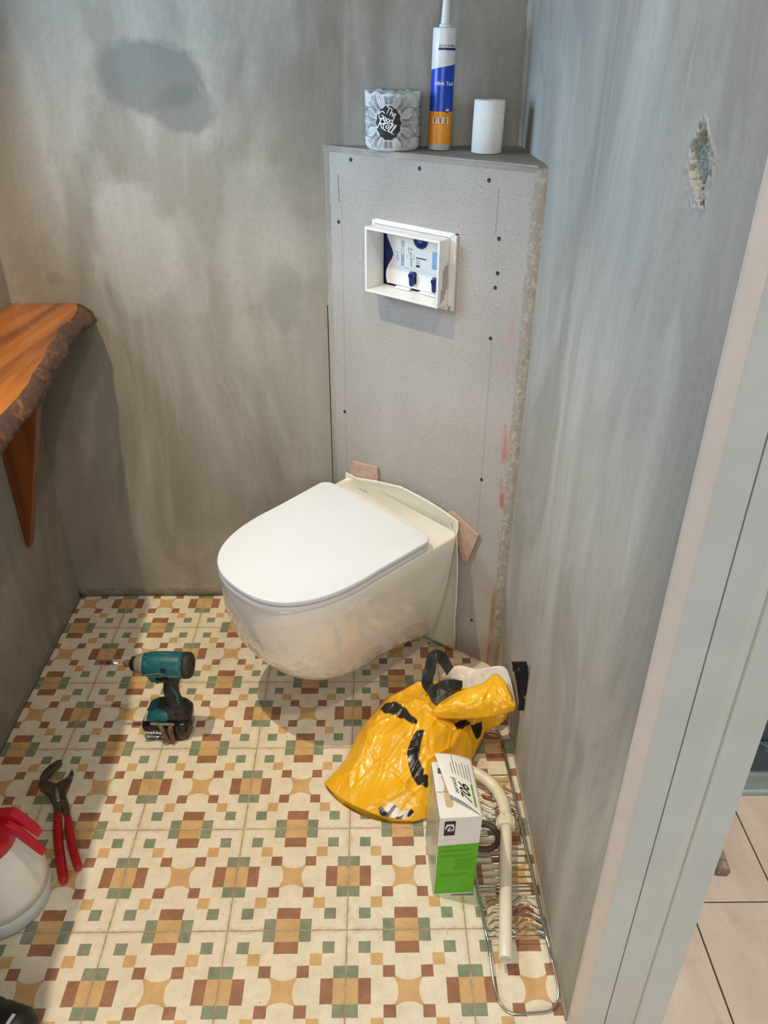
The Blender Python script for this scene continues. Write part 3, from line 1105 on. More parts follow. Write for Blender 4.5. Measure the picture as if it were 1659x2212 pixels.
_pb = fprint('printed_blue', M['ink_pale_blue'], [rect2d(.2165, 1.0375, .222, 1.053), rect2d(.2165, 1.0285, .222, 1.034), rect2d(.300, 1.034, .330, 1.072), [(lambda v: (v, [list(range(12))]))([(.2255 + .004 * cos(2 * pi * i / 12), 1.0965 + .004 * sin(2 * pi * i / 12)) for i in range(12)])][0]])

_pd['kind'] = 'stuff'
_pb['kind'] = 'stuff'

# ------------------------------------------------------------------ things on the ledge
# paper-wrapped roll
WR = thing('wrapped_toilet_roll', 'toilet roll in white paper with black line pattern and round black badge', 'toilet roll', (1.017, 1.012, ZB + 0.0005))
RW, HWR = 0.0605, 0.112


def wrapr(th_, z):
    t = z / HWR
    k = 1.0
    if t < 0.16:
        k = sqrt(max(0, 1 - ((0.16 - t) / 0.16) ** 2)) * 0.16 + 0.84
    cr = 0.0012 * noise.noise(Vector((cos(th_) * 3, sin(th_) * 3, z * 40))) + 0.0022 * noise.noise(Vector((cos(th_) * 1.4, sin(th_) * 1.4, z * 22 + 5)))
    top = max(0, (t - 0.86) / 0.14)
    cr += top * 0.003 * noise.noise(Vector((cos(th_) * 6, sin(th_) * 6, 9)))
    return RW * k + cr


def wrapz(th_, z):
    t = z / HWR
    return z + max(0, t - 0.7) / 0.3 * (0.006 * noise.noise(Vector((cos(th_) * 2.6, sin(th_) * 2.6, 4))) + 0.004 * noise.noise(Vector((cos(th_) * 7, sin(th_) * 7, 1))))


def wrap_pt(th_, z, off=0.0):
    r = wrapr(th_, z) + off
    return Vector((r * cos(th_), r * sin(th_), wrapz(th_, z)))


w = MB()
SG = 96
rg = [[Vector((0.030 * cos(2 * pi * j / SG), 0.030 * sin(2 * pi * j / SG), 0.001)) for j in range(SG)]]
rg += [[wrap_pt(2 * pi * j / SG, max(0.0002, HWR * i / 22)) for j in range(SG)] for i in range(23)]
for i in range(1, 5):
    k = i / 4
    rg.append([Vector(((wrapr(2 * pi * j / SG, HWR) * (1 - 0.6 * k) + 0.004 * noise.noise(Vector((j * 0.5, k * 3, 2)))) * cos(2 * pi * j / SG), (wrapr(2 * pi * j / SG, HWR) * (1 - 0.6 * k)) * sin(2 * pi * j / SG),
               wrapz(2 * pi * j / SG, HWR) - 0.010 * k + 0.004 * noise.noise(Vector((cos(2 * pi * j / SG) * 4, sin(2 * pi * j / SG) * 4, k * 2))))) for j in range(SG)])
obj('wrapper', w.loft(rg), M['wrap_paper'], WR, world=False)
# tuft of folded paper on top
tf = MB()


def tuft(u, v):
    a = 2.1 + 2.6 * u
    r = 0.050 - 0.020 * v
    return Vector((r * cos(a), r * sin(a), HWR + 0.0005 + 0.006 * v * (0.5 + noise.noise(Vector((u * 6, v, 0))))))


obj('paper_fold', tf.grid(tuft, 30, 5), M['wrap_paper'], WR, world=False)
TH0 = radians(-100)          # badge faces the viewer's side


def wmap(x, y, off=0.0006):
    """x along the girth from the badge centre, y from mid height"""
    return wrap_pt(TH0 + x / RW, y + 0.056, off)


bp = Print(lambda x, y: wmap(x, y, 0.0012))
NB = 40
bv = [(0, 0)] + [((0.0265 + 0.0011 * cos(14 * 2 * pi * i / 84)) * cos(2 * pi * i / 84), (0.0325 + 0.0011 * cos(14 * 2 * pi * i / 84)) * sin(2 * pi * i / 84)) for i in range(84)]
mid = [(p[0] * 0.5, p[1] * 0.5) for p in bv[1:]]
vv = bv + mid
ff = [[0, 85 + i, 85 + (i + 1) % 84] for i in range(84)] + [[85 + i, 1 + i, 1 + (i + 1) % 84, 85 + (i + 1) % 84] for i in range(84)]
bp.add((vv, ff))
badge = obj('badge', bp.mb, M['ink'], WR, world=False)
lp = Print(lambda x, y: wmap(x, y, 0.0019))


def strokes(lst, dx, dy, k, rot, w=0.12):
    for s_ in lst:
        pts = spline([(p[0], p[1], 0) for p in s_], 5) if len(s_) > 2 else [Vector((p[0], p[1], 0)) for p in s_]
        v, f = ribbon([(p.x, p.y) for p in pts], w)
        lp.add((v, f), dx, dy, k, rot)


G = {'T': [[(-.15, 1.0), (.75, 1.0)], [(.3, 1.0), (.25, 0)]], 'h': [[(0, 1.0), (0, 0)], [(0, .35), (.2, .55), (.36, .4), (.36, 0)]], 'e': [[(.05, .28), (.36, .34), (.3, .55), (.1, .5), (.02, .25), (.14, .02), (.38, .1)]],
     'G': [[(.72, .85), (.45, 1.0), (.1, .75), (.05, .35), (.35, .02), (.7, .2), (.7, .48), (.4, .48)]], 'o': [[(.2, .5), (.03, .3), (.12, .04), (.3, .06), (.38, .3), (.2, .5)]], 'd': [[(.34, .42), (.12, .5), (.03, .22), (.18, .02), (.34, .2)], [(.38, 1.0), (.36, 0)]],
     'R': [[(.1, 1.0), (.02, -.25)], [(-.1, .85), (.3, 1.08), (.62, .85), (.5, .55), (.1, .45)], [(.2, .45), (.62, .0)]], 'O': [[(.5, .62), (.36, .5), (.45, .3), (.66, .42), (.6, .74), (.3, .8), (.05, .5), (.2, .08), (.55, .02)]],
     'l': [[(.06, .05), (.25, .5), (.38, .95), (.28, 1.02), (.2, .6), (.2, .1), (.36, .02)]], '.': [[(.05, .0), (.1, .06)]]}


def word(s_, dx, dy, k, rot, sp):
    x = 0.0
    for chh, wd in zip(s_, sp):
        strokes(G[chh], dx + x * k * cos(rot), dy + x * k * sin(rot), k, rot)
        x += wd


R0 = radians(-24)
word('The', -0.0060, 0.0190, 0.0125, R0, (.78, .5, .5))
word('Good', -0.0225, 0.0110, 0.0150, R0, (.82, .46, .46, .5))
word('ROll.', -0.0225, -0.0065, 0.0175, R0, (.58, .66, .36, .42, .3))
obj('badge_lettering', lp.mb, M['ink_white'], badge, world=False)
# radiating leaf pattern in thin lines
pp_ = Print(lambda x, y: wmap(x, y, 0.0007))


def okpt(p):
    return -0.050 < p[1] < 0.052 and hypot(p[0] / 0.028, p[1] / 0.034) > 1.0


def pline(pts, w=0.0007):
    run = []
    for p in pts + [(99, 99)]:
        if okpt(p):
            run.append(p)
        else:
            if len(run) > 1:
                pp_.add(ribbon(run, w))
            run = []


for bx in (0.0, 0.127, -0.127, 0.2535):
    for k in range(8):
        a = pi / 8 + k * pi / 4
        ca, sa = cos(a), sin(a)
        tr = lambda l, h: (bx + l * ca - h * sa, l * sa + h * ca)
        for wdt in (0.0125, 0.0100):
            for sg in (1, -1):
                pline([tr(0.026 + 0.044 * t / 16, sg * wdt * sin(pi * (t / 16) ** 0.8)) for t in range(17)])
        pline([tr(0.026 + 0.040 * t / 10, 0) for t in range(11)])
        for t in range(1, 10):
            l = 0.030 + 0.0038 * t
            h = 0.0092 * sin(pi * min(1, ((l - 0.026) / 0.044)) ** 0.8)
            if k % 2:
                pline([tr(l + 0.003, h), tr(l, 0.0), tr(l + 0.003, -h)])
            else:
                for hh in (-0.5, 0.5):
                    c = tr(l, h * hh)
                    if okpt(c):
                        pp_.add(rect2d(c[0] - .0006, c[1] - .0006, c[0] + .0006, c[1] + .0006))
        b = k * pi / 4
        for q in range(4):
            hw = 0.0016 + 0.0019 * q
            cb_, sb_ = cos(b), sin(b)
            for sg in (1, -1):
                pline([(bx + (0.028 + 0.036 * t / 10) * cb_ - sg * hw * (1 - 0.2 * t / 10 + (0.9 * (t / 10) ** 2)) * sb_, (0.028 + 0.036 * t / 10) * sb_ + sg * hw * (1 - 0.2 * t / 10 + 0.9 * (t / 10) ** 2) * cb_) for t in range(11)])
        for l in (0.034, 0.040, 0.047):
            pline([(bx + l * cos(b) + 0.004 * sin(b), l * sin(b) - 0.004 * cos(b)), (bx + (l - 0.005) * cos(b), (l - 0.005) * sin(b)), (bx + l * cos(b) - 0.004 * sin(b), l * sin(b) + 0.004 * cos(b))], 0.0009)
obj('line_pattern', pp_.mb, M['ink_soft'], WR, world=False)

# sealant cartridge
CT = thing('sealant_cartridge', 'tall white sealant tube with blue and orange label and nozzle', 'sealant tube', (1.119, 1.004, ZB + 0.001), (radians(-1.2), radians(1.0), 0))
RC, HC = 0.0245, 0.229
obj('tube_body', MB().lathe([(0.0215, 0.003), (0.0215, 0.0), (RC, 0.0), (RC, HC - 0.003), (RC - 0.0005, HC - 0.001), (RC - 0.003, HC), (0.010, HC + 0.001)], 48), M['white_plastic'], CT, world=False)
obj('collar', MB().lathe([(0.0112, HC), (0.0122, HC + 0.001), (0.0122, HC + 0.005), (0.010, HC + 0.006)], 12, smooth=False), M['white_plastic'], CT, world=False)
obj('nozzle', MB().lathe([(0.0100, HC + 0.004), (0.0090, HC + 0.012), (0.0076, HC + 0.04), (0.0058, HC + 0.08), (0.0040, HC + 0.115), (0.0034, HC + 0.125)], 24), M['white_plastic'], CT, world=False)
TC = radians(-91)


def cmap(x, y, off=0.0003):
    return Vector(((RC + off) * cos(TC + x / RC), (RC + off) * sin(TC + x / RC), y))


def cgrid(name, mat, x0, x1, ylo, yhi, off=0.0002, parent=CT):
    nx = 24
    return obj(name, MB().grid(lambda u, v: cmap(x0 + (x1 - x0) * u, ylo(u) + (yhi(u) - ylo(u)) * v, off), nx, 2), mat, parent, world=False)


bl = cgrid('blue_label', M['ink_blue'], -0.036, 0.036, lambda u: 0.075, lambda u: 0.152 + 0.013 * u)
og = cgrid('orange_label', M['ink_orange'], -0.036, 0.036, lambda u: 0.012, lambda u: 0.075)
cgrid('brand_bar', M['ink_navy'], -0.0135, 0.030, lambda u: 0.1885, lambda u: 0.1930)
cgrid('brand_box', M['ink_white'], -0.0135, 0.030, lambda u: 0.1930, lambda u: 0.1995)


def ctext(name, mat, s_, size, x, y, parent, off=0.0006, **kw):
    P = Print(lambda a, b: cmap(a, b, off))
    P.add(text2d(s_, size, **kw), x, y)
    return obj(name, P.mb, mat, parent, world=False)


ctext('brand_lettering', M['ink_navy'], 'BOUWMAT', 0.0064, -0.0118, 0.1942, CT, bold=0.0001, space=1.35)
ctext('product_lettering', M['ink_white'], 'High Tack', 0.0105, -0.0165, 0.1245, bl, bold=0.0002)
ic = Print(lambda a, b: cmap(a, b, 0.0006))
for x0 in (-0.0190, -0.0065, 0.0055):
    ic.add(rect2d(x0, 0.0525, x0 + 0.0105, 0.0640))
obj('pictogram', ic.mb, M['ink_white'], og, world=False)
ic = Print(lambda a, b: cmap(a, b, 0.0009))
for x0 in (-0.0190, -0.0065, 0.0055):
    ic.add(ribbon([(x0 + 0.0015, 0.0612), (x0 + 0.009, 0.0612)], 0.0011))
    ic.add(ribbon([(x0 + 0.005, 0.0600), (x0 + 0.004, 0.0565), (x0 + 0.006, 0.0540)], 0.0014))
    ic.add(ribbon([(x0 + 0.003, 0.0575), (x0 + 0.0065, 0.0562)], 0.0012))
obj('pictogram_drawing', ic.mb, M['ink_grey'], og, world=False)
ic = Print(lambda a, b: cmap(a, b, 0.0006))
for k, ln in enumerate((0.034, 0.030, 0.024, 0.030, 0.0095)):
    y = 0.0455 - 0.0042 * k
    x = -0.0195
    random.seed(k)
    while x < -0.0195 + ln:
        l = random.uniform(0.0015, 0.004)
        ic.add(ribbon([(x, y), (x + l, y)], 0.0013))
        x += l + 0.0008
obj('small_print', ic.mb, M['ink_pale_orange'], og, world=False)
for nm, mt, yy in (('flag_red', 'ink_red', 0.0800), ('flag_white', 'ink_white', 0.0765), ('flag_navy', 'ink_navy', 0.0730)):
    P = Print(lambda a, b: cmap(a, b, 0.0007))
    P.add(rect2d(0.0090, yy, 0.0165, yy + 0.0034))
    obj(nm, P.mb, M[mt], bl, world=False)

# bare roll
BR = thing('bare_toilet_roll', 'plain white toilet roll without wrapping at the right end of the ledge', 'toilet roll', (1.217, 0.953, ZB + 0.0006), (0, radians(0.6), 0))
obj('tissue_roll', MB().lathe([(0.0140, 0.100), (0.0140, 0.0), (0.0300, 0.0), (0.0322, 0.0015), (0.0326, 0.05), (0.0322, 0.100), (0.0312, 0.1012), (0.0160, 0.1008), (0.0140, 0.100)], 56, cap=False), M['tissue'], BR, world=False)
obj('cardboard_core', MB().lathe([(0.0138, 0.0995), (0.0138, 0.001), (0.0126, 0.001), (0.0126, 0.0995), (0.0138, 0.0995)], 40, cap=False), M['cardboard'], BR, world=False)

# ------------------------------------------------------------------ live-edge shelf
SH = thing('live_edge_shelf', 'varnished wooden shelf with rough bark front edge on the left wall', 'shelf', (0.18, 0.6, 0.855))
xt = [(1.076, .236), (1.02, .252), (.963, .262), (.893, .256), (.78, .272), (.651, .293), (.612, .298), (.526, .311), (.47, .316), (.396, .316), (.3, .325), (.1, .34), (-.1, .335), (-.3, .33)]


def lerp_tab(tab, y):
    for (a, fa), (b, fb) in zip(tab, tab[1:]):
        if b <= y <= a:
            t = (a - y) / (a - b)
            t = t * t * (3 - 2 * t)
            return fa + (fb - fa) * t
    return tab[0][1] if y > tab[0][0] else tab[-1][1]


xb = [(1.076, .256), (1.016, .262), (.929, .261), (.848, .271), (.759, .288), (.677, .299), (.613, .307), (.554, .317), (.52, .314), (.477, .312), (.426, .311), (.35, .328), (.2, .345), (-.3, .34)]
ZT, ZBt = 0.905, 0.857
ys = [1.0765 - (1.0765 + 0.3) * i / 150 for i in range(151)]
obj('slab', MB().loft([[Vector((XL + 0.001, y, ZT)), Vector((lerp_tab(xt, y), y, ZT)), Vector((lerp_tab(xb, y) - 0.006, y, ZBt)), Vector((XL + 0.001, y, ZBt))] for y in ys], smooth=False), M['slab'], SH)


def bark(u, v):
    y = 1.0765 - 1.3765 * u
    a, b = lerp_tab(xt, y), lerp_tab(xb, y)
    n1 = noise.noise(Vector((y * 14, v * 1.4, 0)))
    n2 = noise.noise(Vector((y * 55, v * 5, 3)))
    bul = (0.018 + 0.012 * n1 + 0.005 * n2) * sin(pi * min(1, max(0, v * 0.9 + 0.06))) + (0.016 * max(0, 1 - abs(y - 1.02) / 0.085)) * sin(pi * v)
    if v == 0 or v == 1:
        bul = 0.0
    x = a + (b - a) * v + bul
    z = ZT + (ZBt - ZT) * v - 0.010 * n1 * sin(pi * v) - 0.006 * (v > 0.95) * (0.5 + n1)
    return Vector((x, y, z))


obj('bark_edge', MB().grid(bark, 170, 14), M['bark'], SH)
mbk = Matrix.Translation((0, 0.866, 0)) @ Matrix.Rotation(pi / 2, 4, 'X')
bk = obj('bracket', MB().prism([(XL + 0.0012, 0.335), (XL + 0.010, 0.336), (0.150, 0.600), (0.2195, 0.8565), (XL + 0.0012, 0.8565)], 0.0, 0.030, mbk, 0.002), M['bracket_wood'], SH)

# ------------------------------------------------------------------ cordless driver
DR = thing('cordless_driver', 'teal and black cordless impact driver standing upright on the tiles', 'power tool', (0.467, 0.522, 0.0), (0, 0, radians(-3)))
# local: x along the tool (bit to -x), y depth, z up
ZA = 0.212


def oval(cx, cz, rx, ry, n=20, y0=0):
    return [Vector((cx + rx * cos(2 * pi * i / n), y0 + ry * sin(2 * pi * i / n), cz)) for i in range(n)]


def sq(cx, cy, cz, rx, ry, n=24, p=4):
    out = []
    for i in range(n):
        a = 2 * pi * i / n
        c, s_ = cos(a), sin(a)
        out.append(Vector((cx + rx * abs(c) ** (2 / p) * (1 if c >= 0 else -1), cy + ry * abs(s_) ** (2 / p) * (1 if s_ >= 0 else -1), cz)))
    return out


body = MB().lathe([(0.020, -0.036), (0.0265, -0.032), (0.0300, -0.015), (0.0315, 0.005), (0.0320, 0.050), (0.0310, 0.062)], 32, 'x', (0, 0, ZA))
obj('motor_housing', body, M['teal'], DR, world=False)
obj('rear_cap', MB().lathe([(0.0312, 0.0622), (0.0318, 0.066), (0.0308, 0.076), (0.026, 0.081), (0.012, 0.083), (0, 0.083)], 32, 'x', (0, 0, ZA)), M['dusty_black'], DR, world=False)
obj('gear_case', MB().lathe([(0.0185, -0.0525), (0.0215, -0.050), (0.0262, -0.0365), (0.0262, -0.030)], 28, 'x', (0, 0, ZA)), M['gear_grey'], DR, world=False)
obj('nose_bumper', MB().lathe([(0.0, -0.064), (0.0125, -0.064), (0.0165, -0.062), (0.0192, -0.0535), (0.0188, -0.0500)], 28, 'x', (0, 0, ZA)), M['black'], DR, world=False)
obj('chuck', MB().lathe([(0.0, -0.079), (0.0075, -0.079), (0.0088, -0.077), (0.0088, -0.0645)], 20, 'x', (0, 0, ZA)), M['bronze'], DR, world=False)
bt = obj('bit_holder', MB().lathe([(0.0, -0.116), (0.0042, -0.116), (0.0045, -0.114), (0.0045, -0.079)], 12, 'x', (0, 0, ZA)), M['chrome'], DR, world=False)
obj('holder_ring', MB().lathe([(0.0, -0.121), (0.0040, -0.121), (0.0050, -0.119), (0.0050, -0.1162)], 12, 'x', (0, 0, ZA)), M['black'], bt, world=False)
obj('screw_bit', MB().lathe([(0.0, -0.139), (0.0016, -0.139), (0.0032, -0.135), (0.0032, -0.1212)], 8, 'x', (0, 0, ZA)), M['red_grip'], bt, world=False)
hr = []
for t in range(13):
    k = t / 12
    z = 0.190 + (0.078 - 0.190) * k
    cx = 0.030 - 0.012 * k - 0.012 * sin(pi * k) + 0.006 * k * k + 0.004
    rx = 0.0220 - 0.0035 * sin(pi * k) + 0.012 * max(0, (k - 0.72) / 0.28) ** 2
    ry = 0.0165 + 0.012 * max(0, (k - 0.75) / 0.25) ** 2
    hr.append(oval(cx + 0.003, z, rx, ry, 24))
obj('handle', MB().loft(hr), M['dusty_black'], DR, world=False)
mb_ = Matrix.Translation((0, -0.0168, 0)) @ Matrix.Rotation(pi / 2, 4, 'X')
obj('handle_inlay', MB().prism([(0.026, 0.160), (0.031, 0.158), (0.039, 0.140), (0.0415, 0.124), (0.040, 0.112), (0.0445, 0.112), (0.037, 0.098), (0.036, 0.112), (0.035, 0.130), (0.031, 0.146)], -0.004, 0.0012, mb_), M['teal'], DR, world=False)
tg = MB().prism([(-0.030, 0.188), (0.034, 0.190), (0.020, 0.176), (0.012, 0.166), (-0.004, 0.164), (-0.010, 0.168), (-0.024, 0.174)], -0.014, 0.014, Matrix.Rotation(pi / 2, 4, 'X'), 0.003)
obj('trigger_guard', tg, M['teal'], DR, world=False)
trg = obj('trigger', MB().prism([(-0.024, 0.175), (-0.006, 0.172), (-0.002, 0.160), (-0.010, 0.157), (-0.013, 0.163), (-0.022, 0.162)], -0.009, 0.009, Matrix.Rotation(pi / 2, 4, 'X'), 0.002), M['black'], DR, world=False)
obj('direction_switch', MB().box((-0.006, -0.0185, 0.174), (0.014, -0.0135, 0.182), 0.0015), M['black'], DR, world=False)
ft = MB().loft([sq(0.012, 0.002, 0.060, 0.050, 0.034), sq(0.012, 0.002, 0.066, 0.050, 0.034), sq(0.014, 0.001, 0.078, 0.043, 0.029), sq(0.018, 0, 0.090, 0.033, 0.022), sq(0.020, 0, 0.094, 0.026, 0.018)])
obj('base', ft, M['dusty_black'], DR, world=False)
fc_ = MB().loft([sq(-0.014, 0.001, 0.0585, 0.034, 0.0352, 24, 5), sq(-0.013, 0.001, 0.068, 0.033, 0.0350, 24, 5), sq(-0.006, 0.001, 0.080, 0.0255, 0.0300, 24, 4), sq(-0.003, 0, 0.0885, 0.014, 0.022)])
obj('base_cover', fc_, M['teal'], DR, world=False)
ba = MB().loft([sq(0.004, 0.0, 0.0005, 0.050, 0.034, 28, 6), sq(0.003, 0.0, 0.004, 0.0535, 0.037, 28, 6), sq(0.000, 0.0, 0.034, 0.0590, 0.038, 28, 6), sq(0.001, 0.0, 0.045, 0.0585, 0.037, 28, 6), sq(0.006, 0.0, 0.058, 0.052, 0.034, 28, 6)])
batt = obj('battery', ba, M['gloss_black'], DR, world=False)
bpr = Print(lambda x, y: Vector((x, -0.0388 + 0.0012 * max(0, (0.012 - y) / 0.012), y)))
bpr.add(text2d('makita', 0.0165, 0.25, 0.0004, 0.95), -0.0490, 0.0230)
obj('maker_lettering', bpr.mb, M['ink_white'], batt, world=False)
bpr = Print(lambda x, y: Vector((x, -0.0388, y)))
bpr.add(([(-0.044, 0.0095), (-0.018, 0.0095), (-0.012, 0.0175), (-0.044, 0.0175)], [[0, 1, 2, 3]]))
obj('capacity_patch', bpr.mb, M['ink_white'], batt, world=False)
bpr = Print(lambda x, y: Vector((x, -0.0392, y)))
bpr.add(text2d('3.0Ah', 0.0085, 0.2, 0.0003), -0.0415, 0.0105)
obj('capacity_lettering', bpr.mb, M['ink'], batt, world=False)
bpr = Print(lambda x, y: Vector((x, -0.0388, y)))
bpr.add(text2d('18V', 0.0110, 0.2, 0.0002), -0.0115, 0.0095)
obj('voltage_lettering', bpr.mb, M['ink_white'], batt, world=False)
obj('tan_sticker', MB().prism([(-0.046, 0.060), (-0.038, 0.088), (-0.032, 0.088), (-0.040, 0.060)], -0.028, -0.0335, Matrix.Rotation(pi / 2, 4, 'X')).xf(Matrix.Translation((-0.001, -0.061, 0))), M['tan_label'], DR, world=False)
hk = MB().tube(spline([(-0.008, -0.038, 0.057), (0.000, -0.048, 0.050), (0.006, -0.050, 0.030), (0.010, -0.046, 0.012), (0.013, -0.044, 0.003), (0.019, -0.044, 0.006), (0.020, -0.049, 0.030), (0.018, -0.049, 0.050), (0.020, -0.038, 0.057)], 5), 0.0042, 8, rx=1.3)
hk.box((0.016, -0.048, 0.004), (0.026, -0.040, 0.056), 0.002)
obj('belt_hook', hk, M['bronze'], DR, world=False)
obj('hook_plate', MB().box((-0.030, -0.042, 0.055), (0.028, -0.036, 0.0595), 0.001), M['gear_grey'], DR, world=False)
vs = MB()
for k in range(4):
    vs.box((0.016 + 0.003 * k, -0.0328, ZA + 0.004), (0.0176 + 0.003 * k, -0.0300, ZA + 0.015))
    vs.box((0.016, -0.0310, ZA - 0.010 - 0.0035 * k), (0.0275, -0.0260, ZA - 0.0083 - 0.0035 * k))
obj('vent_slot', vs, M['black'], DR, world=False)
tr_ = MB().tube([Vector((0.060, -0.0195, ZA + 0.0252)), Vector((0.060, -0.0318, ZA + 0.004)), Vector((0.056, -0.0318, ZA - 0.006)), Vector((0.020, -0.0324, ZA - 0.006)), Vector((0.012, -0.0326, ZA + 0.002)), Vector((-0.020, -0.0318, ZA - 0.004)), Vector((-0.032, -0.0275, ZA - 0.012))], 0.0009, 6)
obj('moulding_line', tr_, M['gear_grey'], DR, world=False)

# second tool, mostly outside the frame
D2 = thing('power_tool', 'black power tool cut off at the bottom left corner, on the tiles', 'power tool', (0.314, -0.182, 0), (0, 0, radians(-17)))
obj('motor_housing', MB().lathe([(0.020, -0.150), (0.034, -0.145), (0.038, -0.120), (0.038, -0.050)], 28, 'x', (0, 0, 0.0405)), M['teal'], D2, world=False)
rr = [(0.0375, -0.0498)]
for k in range(4):
    x = -0.048 + 0.016 * k
    rr += [(0.0385, x), (0.0405, x + 0.002), (0.0405, x + 0.008), (0.0375, x + 0.010), (0.0375, x + 0.014)]
obj('torque_ring', MB().lathe(rr, 28, 'x', (0, 0, 0.0405)), M['dusty_black'], D2, world=False)
obj('chuck_sleeve', MB().lathe([(0.0395, 0.0185), (0.0404, 0.021), (0.0404, 0.066), (0.037, 0.074), (0.028, 0.086), (0.012, 0.092), (0, 0.092)], 28, 'x', (0, 0, 0.0405)), M['black'], D2, world=False)
obj('paper_strip', MB().grid(lambda u, v: Vector((0.055 + 0.0065 * v, -0.0408 * sin(radians(50 * u - 15)), 0.0405 + 0.0408 * cos(radians(50 * u - 15)))), 12, 1), M['wrap_paper'], D2, world=False)

# ------------------------------------------------------------------ pliers
PL = thing('water_pump_pliers', 'water pump pliers with red grips lying open on the tiles', 'pliers', (0.27, 0.27, 0))
jA = [(0.229, 0.413), (0.238, 0.414), (0.242, 0.405), (0.236, 0.393), (0.229, 0.383), (0.223, 0.367), (0.222, 0.356), (0.230, 0.352), (0.244, 0.345), (0.252, 0.345), (0.262, 0.333), (0.267, 0.315), (0.286, 0.267), (0.273, 0.258), (0.265, 0.279), (0.258, 0.294), (0.244, 0.313), (0.218, 0.332), (0.21, 0.343), (0.205, 0.363), (0.206, 0.378), (0.214, 0.396)]
jB = [(0.267, 0.394), (0.275, 0.381), (0.276, 0.361), (0.273, 0.339), (0.276, 0.32), (0.292, 0.294), (0.307, 0.26), (0.298, 0.254), (0.287, 0.269), (0.275, 0.291), (0.263, 0.318), (0.250, 0.332), (0.247, 0.354), (0.257, 0.361), (0.265, 0.371)]
obj('upper_jaw', MB().prism(jA, 0.0075, 0.0165, None, 0.0018), M['steel'], PL)
obj('lower_jaw', MB().prism(jB, 0.0012, 0.0080, None, 0.0015), M['steel'], PL)
gA = spline([(0.279, 0.263, .0105), (0.292, 0.223, .010), (0.311, 0.176, .010), (0.331, 0.132, .010), (0.348, 0.096, .010)], 6)
gB = spline([(0.303, 0.256, .009), (0.317, 0.223, .0095), (0.339, 0.177, .010), (0.356, 0.147, .0095), (0.367, 0.129, .009)], 6)


def grip(g, r):
    n = len(g)
    rs = [r * (0.82 + 0.18 * min(1, i / 5)) * (1 if i < n - 3 else (0.93, 0.75, 0.35)[i - n + 3]) for i in range(n)]
    return MB().tube(g, rs, 16)


obj('grip', grip(gA, 0.0098), M['red_grip'], PL)
obj('grip', grip(gB, 0.0088), M['red_grip'], PL)
obj('slot_rail', MB().tube([(0.253, 0.329, .0165), (0.2535, 0.328, .017), (0.270, 0.293, .017), (0.2705, 0.292, .0165)], [0.003, 0.0042, 0.0042, 0.003], 10), M['chrome'], PL)
obj('pivot_bolt', MB().lathe([(0.0055, 0.015), (0.0055, 0.0195), (0.004, 0.0205), (0, 0.0205)], 18, 'z', (0.2545, 0.326, 0)), M['steel'], PL)

# ------------------------------------------------------------------ pressure sprayer
SP = thing('pressure_sprayer', 'white pump spray bottle with red head at the left edge of the floor', 'spray bottle', (0.236, 0.070, 0))
obj('bottle', MB().lathe([(0.0930, 0.0455), (0.0922, 0.070), (0.0870, 0.105), (0.0785, 0.137), (0.0680, 0.162), (0.060, 0.176), (0.054, 0.184)], 64), M['bottle'], SP, world=False)
obj('base_cup', MB().lathe([(0.0, 0.004), (0.068, 0.004), (0.080, 0.0005), (0.0885, 0.004), (0.0922, 0.014), (0.0931, 0.026), (0.0932, 0.045)], 64), M['base_cup'], SP, world=False)
cp = obj('cap', MB().lathe([(0.056, 0.174), (0.0600, 0.176), (0.0605, 0.190), (0.056, 0.204), (0.042, 0.218), (0.030, 0.226), (0.0, 0.228)], 40), M['red_plastic'], SP, world=False)
mh = Matrix.Rotation(radians(-12), 4, 'Z') @ Matrix.Rotation(pi / 2, 4, 'X')
hd = MB().prism([(-0.05, 0.222), (0.02, 0.230), (0.058, 0.248), (0.074, 0.254), (0.090, 0.246), (0.122, 0.206), (0.133, 0.188), (0.130, 0.181), (0.122, 0.185), (0.088, 0.222), (0.073, 0.233), (0.055, 0.228), (0.02, 0.214), (-0.05, 0.214)], -0.005, 0.008, mh, 0.002)
obj('trigger', hd, M['red_plastic'], SP, world=False)
hd2 = MB().prism([(-0.06, 0.240), (0.02, 0.246), (0.060, 0.262), (0.076, 0.266), (0.092, 0.254), (0.116, 0.224), (0.120, 0.212), (0.088, 0.240), (0.072, 0.250), (0.02, 0.234), (-0.06, 0.230)], -0.024, -0.0060, mh, 0.002)
obj('spray_head', hd2, M['red_plastic'], SP, world=False)
obj('pump_shaft', MB().lathe([(0.022, 0.222), (0.022, 0.262), (0.018, 0.275), (0.0, 0.277)], 24, 'z', (-0.03, 0.0, 0)), M['red_plastic'], SP, world=False)

# ------------------------------------------------------------------ dish rack on the floor
RK = thing('wire_rack', 'long narrow chrome wire rack lying along the right wall', 'rack', (1.24, 0.15, 0))
ZW = 0.021


def rail_x(side, y):
    return 1.178 + (0.187 - 0.178) * max(0, (0.1 - y)) / 0.165 if side < 0 else 1.282 + (1.300 - 1.282) * (0.46 - y) / 0.54


def zig(y0):
    """dish-holding wire bent in a zigzag that dips to the floor"""
    a, b = rail_x(-1, y0), rail_x(1, y0)
    pts = []
    N = 5
    for i in range(N):
        t = i / (N - 1)
        z = ZW if i % 2 == 0 else 0.008
        pts.append(Vector((a + (b - a) * t, y0 + (0.017 if i % 2 else -0.009), z)))
    out = [pts[0]]
    for i in range(1, N - 1):
        out += [pts[i].lerp(pts[i - 1], 0.22), pts[i].lerp(pts[i + 1], 0.22)]
    return out + [pts[-1]]


